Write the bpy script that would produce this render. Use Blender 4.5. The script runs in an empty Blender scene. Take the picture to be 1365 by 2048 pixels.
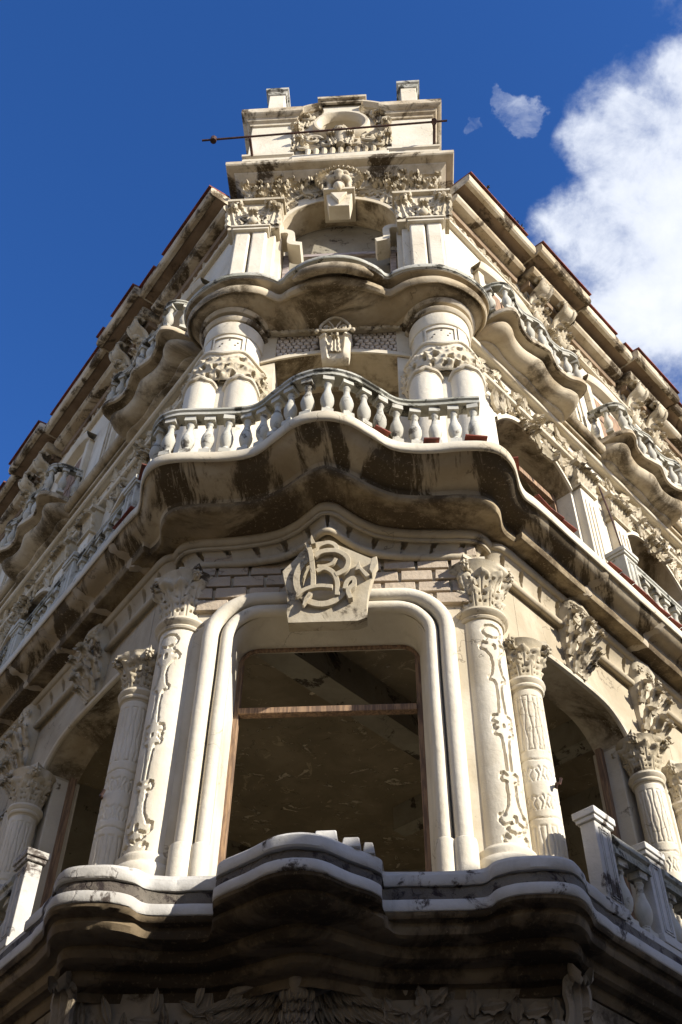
import bpy, math, random
import numpy as np
from mathutils import Vector, Matrix, noise as mnoise
random.seed(7)
PI = math.pi
R = math.radians
C = bpy.context.scene.collection
sc = bpy.context.scene

# ------------------------------------------------------------------ camera
cd = bpy.data.cameras.new('camera'); cam = bpy.data.objects.new('camera', cd); C.objects.link(cam)
sc.camera = cam
def cam_basis():
    f = 2107.0
    up = np.array([715 - 682.5, 1024 + 930.0, -f]); up /= np.linalg.norm(up)
    fw = np.array([0, 0, -1.0]); fh = fw - up * fw.dot(up); fh /= np.linalg.norm(fh); rt = np.cross(fh, up)
    def h(az):
        a = math.radians(az); return fh * math.cos(a) + rt * math.sin(a)
    return np.stack([h(94.2), h(4.2), up])           # world <- camera
BAS = cam_basis()
M4 = Matrix.Identity(4)
for i in range(3):
    for j in range(3): M4[i][j] = BAS[i][j]
cam.matrix_world = Matrix.Translation((0.864, -10.0, 1.6)) @ M4
cd.sensor_fit = 'VERTICAL'; cd.sensor_height = 36.0; cd.lens = 2107.0 / 2048 * 36.0
cd.clip_end = 5000; cd.clip_start = 0.1

# ------------------------------------------------------------------ light
SUN_AZ, SUN_EL = 59.0, 25.5     # degrees right of the front face's normal, above horizon
sdir = Vector((math.sin(R(SUN_AZ)) * math.cos(R(SUN_EL)), -math.cos(R(SUN_AZ)) * math.cos(R(SUN_EL)), math.sin(R(SUN_EL))))
sl = bpy.data.lights.new('sun', 'SUN'); sun = bpy.data.objects.new('sun', sl); C.objects.link(sun)
sl.energy = 5.0; sl.angle = R(0.55); sl.color = (1.0, 0.95, 0.86)
sun.rotation_euler = sdir.to_track_quat('Z', 'Y').to_euler(); sun.location = (30, -20, 40)
w = bpy.data.worlds.new('World'); sc.world = w; w.use_nodes = True
sc.view_settings.view_transform = 'Standard'; sc.view_settings.look = 'None'
sc.view_settings.gamma = 1.0; sc.view_settings.use_curve_mapping = False
sc.view_settings.exposure = 0.88
sc.cycles.max_bounces = 7; sc.cycles.diffuse_bounces = 5
WN = w.node_tree.nodes; WL = w.node_tree.links; WN.clear()
def pxdir(px, py):
    v = BAS @ np.array([px - 682.5, 1024 - py, -2107.0]); return v / np.linalg.norm(v)
def world():
    out = WN.new('ShaderNodeOutputWorld'); bg = WN.new('ShaderNodeBackground'); bg.inputs['Strength'].default_value = 0.075
    sky = WN.new('ShaderNodeTexSky'); sky.sky_type = 'NISHITA'; sky.sun_disc = False
    sky.sun_elevation = R(SUN_EL); sky.sun_rotation = R(180 - SUN_AZ); sky.altitude = 0; sky.air_density = 1.0
    sky.dust_density = 0.3; sky.ozone_density = 2.6
    hs = WN.new('ShaderNodeHueSaturation'); hs.inputs['Saturation'].default_value = 1.19; hs.inputs['Value'].default_value = 1.14
    tint = WN.new('ShaderNodeMix'); tint.data_type = 'RGBA'; tint.blend_type = 'MULTIPLY'; tint.inputs['Factor'].default_value = 1
    WL.new(sky.outputs[0], tint.inputs['A']); tint.inputs['B'].default_value = (1.0, 1.0, 1.3, 1); WL.new(tint.outputs['Result'], hs.inputs['Color'])
    tc = WN.new('ShaderNodeTexCoord'); nrm = WN.new('ShaderNodeVectorMath'); nrm.operation = 'NORMALIZE'
    WL.new(tc.outputs['Generated'], nrm.inputs[0])
    def noise(scale, detail, rough, dist=0.0, off=0):
        n = WN.new('ShaderNodeTexNoise'); n.inputs['Scale'].default_value = scale; n.inputs['Detail'].default_value = detail
        n.inputs['Roughness'].default_value = rough; n.inputs['Distortion'].default_value = dist
        if off:
            a = WN.new('ShaderNodeVectorMath'); a.operation = 'ADD'; a.inputs[1].default_value = (off, off * .7, -off)
            WL.new(nrm.outputs[0], a.inputs[0]); WL.new(a.outputs[0], n.inputs['Vector'])
        else: WL.new(nrm.outputs[0], n.inputs['Vector'])
        return n.outputs['Fac']
    def m(op, a, b=None, c=None):
        n = WN.new('ShaderNodeMath'); n.operation = op
        for i, x in enumerate((a, b, c)):
            if x is None: continue
            if isinstance(x, (int, float)): n.inputs[i].default_value = x
            else: WL.new(x, n.inputs[i])
        return n.outputs[0]
    n1 = noise(6.0, 12, 0.62, 0.3); n2 = noise(19.0, 10, 0.65, 0.4, 3.1)
    blobs = [(1340, 340, .12), (1270, 380, .09), (1195, 290, .055), (1330, 570, .10), (1150, 440, .05), (1230, 470, .07), (1440, 330, .15), (1460, 520, .15), (1260, 230, .05), (1385, 150, .05),
             (1002, 186, .015), (1018, 206, .019), (1030, 238, .018), (1052, 222, .017), (942, 262, .013), (1250, 690, .02)]
    dirs = [(pxdir(x, y), r) for x, y, r in blobs]
    for az, el, r in ((95, 30, .35), (150, 45, .3), (-140, 35, .3), (-80, 22, .3), (170, 20, .4), (60, 12, .3)):
        a, e = R(az), R(el); dirs.append((np.array([math.sin(a) * math.cos(e), math.cos(a) * math.cos(e), math.sin(e)]), r))
    wn_ = WN.new('ShaderNodeTexNoise'); wn_.inputs['Scale'].default_value = 16; wn_.inputs['Detail'].default_value = 6; wn_.inputs['Roughness'].default_value = .6; WL.new(nrm.outputs[0], wn_.inputs['Vector'])
    wsub = WN.new('ShaderNodeVectorMath'); wsub.operation = 'SUBTRACT'; WL.new(wn_.outputs['Color'], wsub.inputs[0]); wsub.inputs[1].default_value = (.5, .5, .5)
    wob = WN.new('ShaderNodeVectorMath'); wob.operation = 'MULTIPLY_ADD'; WL.new(wsub.outputs[0], wob.inputs[0]); wob.inputs[1].default_value = (.07, .07, .07); WL.new(nrm.outputs[0], wob.inputs[2])
    acc = None
    for d, r in dirs:
        dn = WN.new('ShaderNodeVectorMath'); dn.operation = 'DISTANCE'; WL.new(wob.outputs[0], dn.inputs[0]); dn.inputs[1].default_value = tuple(d)
        v = m('MINIMUM', m('SUBTRACT', 1.0, m('DIVIDE', dn.outputs['Value'], r)), .62 if r > .045 else .36)
        v = m('MAXIMUM', v, -2.0)
        acc = v if acc is None else m('SMOOTH_MAX', acc, v, 0.12)
    nn = m('ADD', m('MULTIPLY', m('SUBTRACT', n1, .5), 3.6), m('MULTIPLY', m('SUBTRACT', n2, .5), 1.5))
    den = m('ADD', m('MULTIPLY', acc, 2.2), nn)
    mr = WN.new('ShaderNodeMapRange'); mr.interpolation_type = 'SMOOTHSTEP'; WL.new(den, mr.inputs[0])
    mr.inputs[1].default_value = 0.0; mr.inputs[2].default_value = 1.35
    cr = WN.new('ShaderNodeMapRange'); WL.new(den, cr.inputs[0]); cr.inputs[1].default_value = 0.2; cr.inputs[2].default_value = 2.2
    cc = WN.new('ShaderNodeMix'); cc.data_type = 'RGBA'; WL.new(cr.outputs[0], cc.inputs['Factor'])
    cc.inputs['A'].default_value = (4.6, 5.2, 6.5, 1); cc.inputs['B'].default_value = (7.9, 8.1, 8.5, 1)
    mx = WN.new('ShaderNodeMix'); mx.data_type = 'RGBA'; WL.new(m('MULTIPLY', mr.outputs[0], 0.97), mx.inputs['Factor'])
    WL.new(hs.outputs[0], mx.inputs['A']); WL.new(cc.outputs['Result'], mx.inputs['B'])
    WL.new(mx.outputs['Result'], bg.inputs['Color']); WL.new(bg.outputs[0], out.inputs['Surface'])
world()

# ------------------------------------------------------------------ materials
def nmat(name):
    m = bpy.data.materials.new(name); m.use_nodes = True; nt = m.node_tree; nt.nodes.clear()
    o = nt.nodes.new('ShaderNodeOutputMaterial'); b = nt.nodes.new('ShaderNodeBsdfPrincipled'); nt.links.new(b.outputs[0], o.inputs[0])
    return m, nt, b
def tex_noise(nt, vec, scale, detail=6, rough=.6, dist=0.0, sc3=None, off=(0, 0, 0)):
    mp = nt.nodes.new('ShaderNodeMapping'); mp.inputs['Location'].default_value = off
    mp.inputs['Scale'].default_value = sc3 or (1, 1, 1); nt.links.new(vec, mp.inputs[0])
    n = nt.nodes.new('ShaderNodeTexNoise'); n.inputs['Scale'].default_value = scale; n.inputs['Detail'].default_value = detail
    n.inputs['Roughness'].default_value = rough; n.inputs['Distortion'].default_value = dist
    nt.links.new(mp.outputs[0], n.inputs['Vector']); return n.outputs['Fac']
def ramp(nt, fac, a, b):
    mr = nt.nodes.new('ShaderNodeMapRange'); mr.interpolation_type = 'SMOOTHSTEP'; nt.links.new(fac, mr.inputs[0])
    mr.inputs[1].default_value = a; mr.inputs[2].default_value = b; return mr.outputs[0]
def mixc(nt, fac, a, b):
    m = nt.nodes.new('ShaderNodeMix'); m.data_type = 'RGBA'
    for s, x in (('Factor', fac), ('A', a), ('B', b)):
        if isinstance(x, (int, float)): m.inputs[s].default_value = x
        elif isinstance(x, tuple): m.inputs[s].default_value = (*x, 1)
        else: nt.links.new(x, m.inputs[s])
    return m.outputs['Result']
def math_(nt, op, a, b):
    n = nt.nodes.new('ShaderNodeMath'); n.operation = op
    for i, x in enumerate((a, b)):
        if isinstance(x, (int, float)): n.inputs[i].default_value = x
        else: nt.links.new(x, n.inputs[i])
    return n.outputs[0]
def stucco(name, light, mid, dark, grime=.62, soft=.1, gscale=1.1, streak=.3, bump=.25, spec=.2, crust=None, seed=0, gst=None):
    """light/mid plaster mottling, dark grime patches (mask starts at noise value `grime`), water streaks, pitted surface"""
    m, nt, b = nmat(name)
    g = nt.nodes.new('ShaderNodeNewGeometry').outputs['Position']
    big = tex_noise(nt, g, .9, 6, .6, .4, off=(seed, 3, 1)); col = mixc(nt, ramp(nt, big, .35, .68), light, mid)
    fine = tex_noise(nt, g, 9, 5, .7, off=(1, seed, 2)); col = mixc(nt, math_(nt, 'MULTIPLY', ramp(nt, fine, .45, .75), .35), col, mid)
    st = tex_noise(nt, g, 3.2, 7, .65, .3, (1, 1, .12), off=(seed, seed, 0))
    col = mixc(nt, math_(nt, 'MULTIPLY', ramp(nt, st, .55, .72), streak), col, tuple(.45 * x + .55 * y for x, y in zip(mid, dark)))
    gm = tex_noise(nt, g, gscale, 8, .68, .5, gst, off=(2, 5, seed))
    msk = ramp(nt, gm, grime, grime + soft)
    spk = tex_noise(nt, g, 22, 6, .75, off=(seed, 0, 9)); msk2 = math_(nt, 'MULTIPLY', msk, math_(nt, 'SUBTRACT', 1.0, math_(nt, 'MULTIPLY', ramp(nt, spk, .56, .66), .75)))
    col = mixc(nt, msk2, col, dark)
    if crust:
        cm = tex_noise(nt, g, 30, 5, .7, off=(4, 4, seed)); cm2 = tex_noise(nt, g, 2.3, 6, .6, off=(0, seed, 7))
        col = mixc(nt, math_(nt, 'MULTIPLY', ramp(nt, cm, .56, .66), ramp(nt, cm2, .5, .62)), col, crust)
    # hairline cracks
    vo = nt.nodes.new('ShaderNodeTexVoronoi'); vo.feature = 'DISTANCE_TO_EDGE'; vo.inputs['Scale'].default_value = .8
    dv = nt.nodes.new('ShaderNodeVectorMath'); dv.operation = 'ADD'
    nn = nt.nodes.new('ShaderNodeTexNoise'); nn.inputs['Scale'].default_value = 2.5; nn.inputs['Detail'].default_value = 4; nt.links.new(g, nn.inputs['Vector'])
    nt.links.new(g, dv.inputs[0]); nt.links.new(nn.outputs['Color'], dv.inputs[1]); nt.links.new(dv.outputs[0], vo.inputs['Vector'])
    ck = math_(nt, 'SUBTRACT', 1.0, ramp(nt, vo.outputs['Distance'], .0, .012))
    ck = math_(nt, 'MULTIPLY', ck, ramp(nt, big, .5, .6))
    col = mixc(nt, math_(nt, 'MULTIPLY', ck, .6), col, dark)
    nt.links.new(col, b.inputs['Base Color']); b.inputs['Roughness'].default_value = .92; b.inputs['Specular IOR Level'].default_value = spec
    bp = nt.nodes.new('ShaderNodeBump'); bp.inputs['Strength'].default_value = bump; bp.inputs['Distance'].default_value = .03
    h = tex_noise(nt, g, 14, 6, .7, off=(seed, 2, 2)); h2 = tex_noise(nt, g, 2.4, 4, .6, off=(5, seed, 2))
    hh = math_(nt, 'ADD', math_(nt, 'MULTIPLY', h, .6), math_(nt, 'MULTIPLY', h2, 1.2)); hh = math_(nt, 'SUBTRACT', hh, math_(nt, 'MULTIPLY', ck, .3))
    hh = math_(nt, 'ADD', hh, math_(nt, 'MULTIPLY', msk2, -.12))
    nt.links.new(hh, bp.inputs['Height']); nt.links.new(bp.outputs[0], b.inputs['Normal'])
    return m
LT = (.63, .575, .465); MD = (.47, .40, .285); DK = (.075, .057, .033)
MT = dict(
    stucco=stucco('cream_stucco', LT, (.54, .475, .36), (.16, .13, .085), .645, .12, streak=.38, bump=.4),
    trim=stucco('trim_stucco', (.59, .53, .415), MD, (.11, .085, .06), .62, .1, 1.6, .35, seed=3),
    ornament=stucco('carved_stucco', (.53, .465, .35), (.37, .31, .21), (.08, .06, .038), .54, .12, 2.2, .35, .35, seed=5),
    entab=stucco('entablature_stucco', (.44, .375, .27), (.32, .265, .18), (.09, .07, .045), .60, .12, 1.3, .35, seed=8),
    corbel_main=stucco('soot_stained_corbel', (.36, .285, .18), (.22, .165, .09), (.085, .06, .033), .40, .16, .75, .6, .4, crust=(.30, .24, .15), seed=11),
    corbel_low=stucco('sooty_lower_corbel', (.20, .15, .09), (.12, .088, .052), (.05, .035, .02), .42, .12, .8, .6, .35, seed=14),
    corbel_top=stucco('stained_upper_corbel', (.50, .425, .305), (.32, .25, .155), (.09, .066, .037), .46, .17, .9, .5, .35, crust=(.40, .33, .22), seed=17),
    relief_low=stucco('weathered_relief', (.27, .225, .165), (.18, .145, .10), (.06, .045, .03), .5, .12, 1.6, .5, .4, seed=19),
    curb=stucco('grey_white_curb', (.54, .52, .48), (.38, .355, .31), (.07, .055, .045), .55, .06, 1.5, .3, .4, seed=21),
    lichen=stucco('lichened_concrete', (.42, .40, .34), (.27, .26, .20), (.06, .055, .042), .50, .08, 3.0, .6, .5, seed=23),
    baluster=stucco('grey_baluster_stone', (.50, .475, .40), (.35, .325, .26), (.10, .085, .065), .54, .1, 3.0, .4, .3, seed=25),
    crust=stucco('broken_dark_edge', (.16, .14, .11), (.09, .075, .06), (.03, .022, .02), .5, .1, 6.0, .3, 1.0, seed=27),
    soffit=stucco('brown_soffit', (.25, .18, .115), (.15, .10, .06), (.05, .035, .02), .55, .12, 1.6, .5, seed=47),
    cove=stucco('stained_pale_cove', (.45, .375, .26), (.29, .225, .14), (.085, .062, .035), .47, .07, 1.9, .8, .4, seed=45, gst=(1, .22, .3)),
    cornice=stucco('cornice_stucco', (.55, .48, .36), (.34, .265, .165), (.07, .05, .028), .49, .1, 1.3, .45, seed=29),
    brick=stucco('rough_stone_block', (.44, .36, .27), (.35, .28, .20), (.12, .09, .06), .68, .1, 2.0, .2, .9, seed=31),
    mortar_and_shade=stucco('dark_joint_and_hole_shade', (.13, .10, .07), (.09, .07, .05), (.05, .04, .03), .6, .1, seed=33),  # dark joints; also painted shade for the holes, eyes and mouth
    pebble=stucco('pale_mosaic_stone', (.58, .51, .43), (.48, .41, .33), (.2, .16, .12), .7, .1, 6.0, .1, .3, seed=35),
    joint=stucco('pale_patch_plaster', (.42, .35, .25), (.30, .24, .16), (.07, .05, .03), .6, .1, 2.4, .4, .5, seed=37),
    plaster=stucco('flaking_plaster', (.32, .29, .22), (.22, .19, .14), (.07, .055, .04), .56, .05, 1.8, .3, .4, seed=39),
)
def simple(name, a, b2, scale=4, sc3=None, rough=.8, bump=.2, lo=.4, hi=.6, detail=8, metal=0):
    m, nt, b = nmat(name); g = nt.nodes.new('ShaderNodeNewGeometry').outputs['Position']
    n = tex_noise(nt, g, scale, detail, .65, .3, sc3); nt.links.new(mixc(nt, ramp(nt, n, lo, hi), a, b2), b.inputs['Base Color'])
    b.inputs['Roughness'].default_value = rough; b.inputs['Metallic'].default_value = metal; b.inputs['Specular IOR Level'].default_value = .25
    bp = nt.nodes.new('ShaderNodeBump'); bp.inputs['Strength'].default_value = bump; bp.inputs['Distance'].default_value = .02
    nt.links.new(n, bp.inputs['Height']); nt.links.new(bp.outputs[0], b.inputs['Normal']); return m
MT['tile'] = simple('red_clay_tile', (.20, .05, .03), (.10, .035, .025), 3)
MT['wood'] = simple('weathered_wood', (.30, .19, .11), (.14, .09, .06), 5, (6, 6, .5))
MT['greywood'] = simple('grey_wood', (.34, .29, .27), (.20, .16, .14), 5, (1, 6, 6))
MT['rust'] = simple('rusty_iron', (.075, .035, .025), (.035, .02, .016), 12)
MT['black'] = simple('black_metal', (.012, .012, .012), (.02, .02, .02), 5, rough=.5)
MT['leafy'] = simple('weed_green', (.09, .11, .04), (.16, .15, .07), 20)
MT['asphalt'] = simple('asphalt', (.055, .053, .05), (.08, .077, .07), 30)
MT['pave'] = simple('pavement_concrete', (.28, .26, .23), (.2, .19, .17), 6)
MT['ground'] = simple('city_ground', (.22, .2, .17), (.16, .15, .13), .5)
MT['oppwall'] = stucco('neighbour_wall', (.5, .42, .3), (.42, .34, .24), (.15, .12, .09), .66, .1, .6, seed=41)
MT['glass'] = simple('dark_glass', (.02, .025, .03), (.03, .035, .04), 2, rough=.1, bump=0)
def ceiling_mat():
    m, nt, b = nmat('peeling_ceiling'); g = nt.nodes.new('ShaderNodeNewGeometry').outputs['Position']
    a = tex_noise(nt, g, 1.2, 6, .6, .5); col = mixc(nt, ramp(nt, a, .4, .65), (.22, .175, .11), (.31, .25, .165))
    f = tex_noise(nt, g, 2.4, 11, .70, 1.1, (1, 1.6, 1)); f2 = tex_noise(nt, g, 1.1, 6, .6, .3, off=(4, 4, 4))
    k = math_(nt, 'MULTIPLY', ramp(nt, f, .585, .61), ramp(nt, f2, .38, .55)); col = mixc(nt, k, col, (.62, .53, .39))
    f3 = tex_noise(nt, g, 2.1, 10, .7, 2.2, off=(8, 1, 4)); col = mixc(nt, math_(nt, 'MULTIPLY', ramp(nt, f3, .60, .62), .7), col, (.52, .42, .28))
    nt.links.new(col, b.inputs['Base Color']); b.inputs['Roughness'].default_value = .95
    bp = nt.nodes.new('ShaderNodeBump'); bp.inputs['Distance'].default_value = .02; nt.links.new(k, bp.inputs['Height']); nt.links.new(bp.outputs[0], b.inputs['Normal'])
    return m
MT['ceiling'] = ceiling_mat()

# ------------------------------------------------------------------ mesh helpers
class G:
    def __init__(s): s.v = []; s.f = []
    def add(s, vs, fs):
        o = len(s.v); s.v += [tuple(map(float, p)) for p in vs]; s.f += [tuple(i + o for i in f) for f in fs]; return s
    def grid(s, P, cu=False, cv=False):
        P = np.asarray(P, float); n, m = P.shape[:2]; o = len(s.v); s.v += list(map(tuple, P.reshape(-1, 3).tolist()))
        for i in range(n if cu else n - 1):
            i2 = (i + 1) % n
            for j in range(m if cv else m - 1):
                j2 = (j + 1) % m; s.f.append((o + i * m + j, o + i2 * m + j, o + i2 * m + j2, o + i * m + j2))
        return s
    def box(s, fr, s0, s1, c0, c1, z0, z1, taper=0.0):
        p = [fr(a, c, z) for z, t in ((z0, 0), (z1, taper)) for a, c in ((s0 + t, c0), (s1 - t, c0), (s1 - t, c1 - t), (s0 + t, c1 - t))]
        return s.add(p, [(0, 1, 2, 3), (7, 6, 5, 4), (0, 4, 5, 1), (1, 5, 6, 2), (2, 6, 7, 3), (3, 7, 4, 0)])
    def tube(s, path, r, seg=8, caps=True, ref=(0, 0, 1), closed=False):
        P = [Vector(p) for p in path]; n = len(P); rows = []; rs = r if hasattr(r, '__len__') else [r] * n
        for i in range(n):
            if closed: t = P[(i + 1) % n] - P[i - 1]
            else: t = P[min(i + 1, n - 1)] - P[max(i - 1, 0)]
            t.normalize(); a = t.cross(Vector(ref))
            if a.length < .05: a = t.cross(Vector((1, .3, 0)))
            a.normalize(); b = a.cross(t)
            rows.append([tuple(P[i] + (a * math.cos(2 * PI * k / seg) + b * math.sin(2 * PI * k / seg)) * rs[i]) for k in range(seg)])
        o = len(s.v); s.grid(rows, cu=closed, cv=True)
        if caps and not closed: s.f.append(tuple(o + k for k in range(seg))); s.f.append(tuple(o + (n - 1) * seg + k for k in range(seg))[::-1])
        return s
    def lathe(s, prof, cx, cy, seg=32, a0=0, a1=2 * PI):
        full = abs(a1 - a0 - 2 * PI) < 1e-6; k = seg if full else seg + 1
        s.grid([[(cx + r * math.cos(a0 + (a1 - a0) * i / seg), cy + r * math.sin(a0 + (a1 - a0) * i / seg), z) for r, z in prof] for i in range(k)], cu=full); return s
    def prism(s, poly, fn, d0, d1):
        """poly: 2D outline; fn(u,v,d)->3D"""
        n = len(poly); o = len(s.v)
        s.v += [tuple(fn(u, v, d0)) for u, v in poly] + [tuple(fn(u, v, d1)) for u, v in poly]
        s.f += [tuple(o + i for i in range(n)), tuple(o + n + i for i in range(n))[::-1]]
        s.f += [(o + i, o + (i + 1) % n, o + n + (i + 1) % n, o + n + i) for i in range(n)]; return s
    def ribbon(s, path, width, fn, d0, d1):
        """flat strap of rectangular section following a 2D path"""
        n = len(path); ws = width if hasattr(width, '__len__') else [width] * n; L = []; Rr = []
        for i in range(n):
            a = path[max(i - 1, 0)]; b = path[min(i + 1, n - 1)]; t = Vector((b[0] - a[0], b[1] - a[1])).normalized()
            L.append((path[i][0] - t.y * ws[i] / 2, path[i][1] + t.x * ws[i] / 2)); Rr.append((path[i][0] + t.y * ws[i] / 2, path[i][1] - t.x * ws[i] / 2))
        rows = [[fn(*L[i], d0), fn(*L[i], d1), fn(*Rr[i], d1), fn(*Rr[i], d0)] for i in range(n)]
        o = len(s.v); s.grid(rows, cv=True); s.f.append((o, o + 1, o + 2, o + 3)); s.f.append((o + 4 * n - 1, o + 4 * n - 2, o + 4 * n - 3, o + 4 * n - 4)); return s
    def ball(s, c, r, seg=8, rings=6, M=None):
        rr = r if hasattr(r, '__len__') else (r, r, r); P = []
        for i in range(rings + 1):
            th = PI * i / rings
            row = [Vector((rr[0] * math.sin(th) * math.cos(2 * PI * k / seg), rr[1] * math.sin(th) * math.sin(2 * PI * k / seg), rr[2] * math.cos(th))) for k in range(seg)]
            if M: row = [M @ p for p in row]
            P.append([tuple(p + Vector(c)) for p in row])
        return s.grid(P, cv=True)
    def inst(s, vf, M):
        return s.add([tuple(M @ Vector(p)) for p in vf[0]], vf[1])
    def mesh(s, name, rough=0.0, angle=38):
        me = bpy.data.meshes.new(name)
        v = s.v
        if rough:
            v = []
            for p in s.v:
                q = Vector(p); d = mnoise.noise_vector(q * 3.1) * rough + mnoise.noise_vector(q * 11) * rough * .4; v.append(tuple(q + d))
        me.from_pydata(v, [], s.f); me.validate(); me.update()
        import bmesh
        b = bmesh.new(); b.from_mesh(me); bmesh.ops.remove_doubles(b, verts=b.verts, dist=1e-5); bmesh.ops.recalc_face_normals(b, faces=b.faces); b.to_mesh(me); b.free()
        me.shade_smooth(); me.set_sharp_from_angle(angle=R(angle)); return me
    def obj(s, name, mat, parent=None, rough=0.0, angle=38, bevel=0.0, kind=None, label=None):
        me = s.mesh(name, rough, angle); me.materials.append(MT[mat] if isinstance(mat, str) else mat)
        o = bpy.data.objects.new(name, me); C.objects.link(o)
        if parent: o.parent = parent
        if bevel:
            b = o.modifiers.new('bevel', 'BEVEL'); b.width = bevel; b.segments = 2; b.limit_method = 'ANGLE'; b.angle_limit = R(40)
        if kind: o['kind'] = kind
        if label: o['label'] = label
        return o
def empty(name, loc=(0, 0, 0), parent=None):
    o = bpy.data.objects.new(name, None); C.objects.link(o); o.location = loc
    if parent: o.parent = parent
    return o
def tag(o, label, cat, group=None):
    o['label'] = label; o['category'] = cat
    if group: o['group'] = group
    return o
def place(me, name, M, parent, mat=None, label=None):
    o = bpy.data.objects.new(name, me); C.objects.link(o)
    if parent: o.parent = parent
    o.matrix_local = M
    if mat: me.materials.clear(); me.materials.append(MT[mat])
    if label: o['label'] = label
    return o

SA, CA = math.sin(R(40)), math.cos(R(40))
def FF(s, c, z): return (s, -c, z)                              # tower front
def FRr(s, c, z): return (s * SA + c * CA, s * CA - c * SA, z)  # right street front
def FLl(s, c, z): return (-(s * SA + c * CA), s * CA - c * SA, z)
FR = dict(F=FF, R=FRr, L=FLl)
def axes(fr): 
    o = Vector(fr(0, 0, 0)); return Vector(fr(1, 0, 0)) - o, Vector(fr(0, 1, 0)) - o
def frameM(fr, s, c, z, scale=1.0, flip=1):
    """local x -> along wall, y -> outward, z -> up"""
    u, n = axes(fr)
    if u.cross(n).z < 0: pass
    M = Matrix.Identity(4)
    for i in range(3): M[i][0] = u[i] * scale; M[i][1] = n[i] * scale; M[i][2] = (0, 0, scale)[i]; M[i][3] = fr(s, c, z)[i]
    return M
def basis(o, along, out, sx=1, sy=1, sz=1):
    y = Vector(along).normalized(); z = Vector(out); z = (z - y * z.dot(y)).normalized(); x = y.cross(z)
    M = Matrix.Identity(4)
    for i in range(3): M[i][0] = x[i] * sx; M[i][1] = y[i] * sy; M[i][2] = z[i] * sz; M[i][3] = o[i]
    return M
def cr(pts, n=8):
    P = [np.array(p, float) for p in pts]; P = [2 * P[0] - P[1]] + P + [2 * P[-1] - P[-2]]; out = []
    for i in range(1, len(P) - 2):
        for k in range(n):
            t = k / n; a, b, c, d = P[i - 1], P[i], P[i + 1], P[i + 2]
            out.append(.5 * (2 * b + (c - a) * t + (2 * a - 5 * b + 4 * c - d) * t * t + (3 * b - a - 3 * c + d) * t ** 3))
    out.append(P[-2]); return out

# leaf forms (x across, y along, z out)
def leaf_vf(L=1.0, W=.5, lobes=3, curl=.35, cup=.12, n=9, depth=.1, stem=.15):
    g = G(); rows = []
    for i in range(n + 1):
        t = i / n; w_ = W / 2 * (math.sin(PI * min(1, t * .96 + .04)) ** .7) * (1 - .25 * t)
        if lobes: w_ *= (.66 + .42 * abs(math.sin(PI * (lobes * t + .12))))
        if t < stem: w_ = max(w_ * t / stem, W * .08)
        if i == n: w_ = W * .02
        zc = curl * L * t ** 2.2; ytip = L * (t - max(0, curl) * .35 * t ** 3)
        rows.append([(-w_, ytip, zc - depth * W), (-w_, ytip, zc + cup * W * .9), (-w_ * .5, ytip, zc + cup * W * .1), (0, ytip, zc + cup * W * 1.5), (w_ * .5, ytip, zc + cup * W * .1), (w_, ytip, zc + cup * W * .9), (w_, ytip, zc - depth * W)])
    g.grid(rows); return (g.v, g.f)
def acanthus_vf(W=.74, n=13):
    g = G(); rows = []
    for i in range(n + 1):
        t = i / n
        if t < .62: y, z = t * 1.18, .06 * t
        else: a = (t - .62) / .38 * 2.5; y, z = .73 + .17 * math.sin(a), .037 + .19 * (1 - math.cos(a))
        w_ = W / 2 * (1 - .35 * t) * (.72 + .34 * abs(math.sin(PI * (3.6 * t + .2)))) * (1 if t < .9 else 1 - (t - .9) * 4)
        dz = (math.cos((t - .62) / .38 * 2.5) if t > .62 else 1); dy = (math.sin((t - .62) / .38 * 2.5) if t > .62 else 0)
        rows.append([(x * w_, y - h * dy, z + h * dz) for x, h in ((-1, -.09), (-1, .03), (-.72, .075), (-.35, -.01), (0, .07), (.35, -.01), (.72, .075), (1, .03), (1, -.09))])
    g.grid(rows); return (g.v, g.f)
ACAN = acanthus_vf()
OAK = leaf_vf(1, .6, 3, .12, .10, 12)
LAUREL = leaf_vf(1, .36, 0, .1, .12, 7)
FEATHER = leaf_vf(1, .3, 0, .06, .14, 5)
def flower_vf():
    g = G()
    for k in range(6):
        a = k * PI / 3; M = Matrix.Rotation(a, 4, 'Z') @ Matrix.Translation((0, .22, 0)) ; g.ball((0, 0, 0), (.2, .3, .16), 6, 4, M.to_3x3()); 
        g.v[-35:] = [(p[0] - math.sin(a) * .42, p[1] + math.cos(a) * .42, p[2] + .1) for p in g.v[-35:]]
    g.ball((0, 0, .2), .25, 8, 5); return (g.v, g.f)
FLOWER = flower_vf()
def curlpath(fr, s, z, r, turns=1.3, c=0.0, hand=1, a0=0, grow=.75):
    pts = []
    for i in range(int(18 * turns) + 1):
        a = a0 + hand * i / 18 * 2 * PI; rr = r * (1 - grow * i / (18 * turns)); pts.append(fr(s + rr * math.cos(a), c, z + rr * math.sin(a)))
    return pts

# ------------------------------------------------------------------ ground and street
g = G(); g.add([(-600, -600, -.004), (600, -600, -.004), (600, 600, -.004), (-600, 600, -.004)], [(0, 1, 2, 3)]); o = g.obj('ground', 'ground'); o['kind'] = 'structure'
g = G(); g.add([(-60, -14, 0), (60, -14, 0), (60, -4.5, 0), (-60, -4.5, 0)], [(0, 1, 2, 3)]); o = g.obj('road', 'asphalt'); o['kind'] = 'structure'
g = G(); pv = [(-16, 14), (-4.2, -1.4), (-2.6, -3.3), (2.6, -3.3), (4.2, -1.4), (16, 14)]
g.prism(pv, lambda u, v, d: (u, v, d), 0.004, .14); o = g.obj('pavement', 'pave', bevel=.02); o['kind'] = 'structure'

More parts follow.
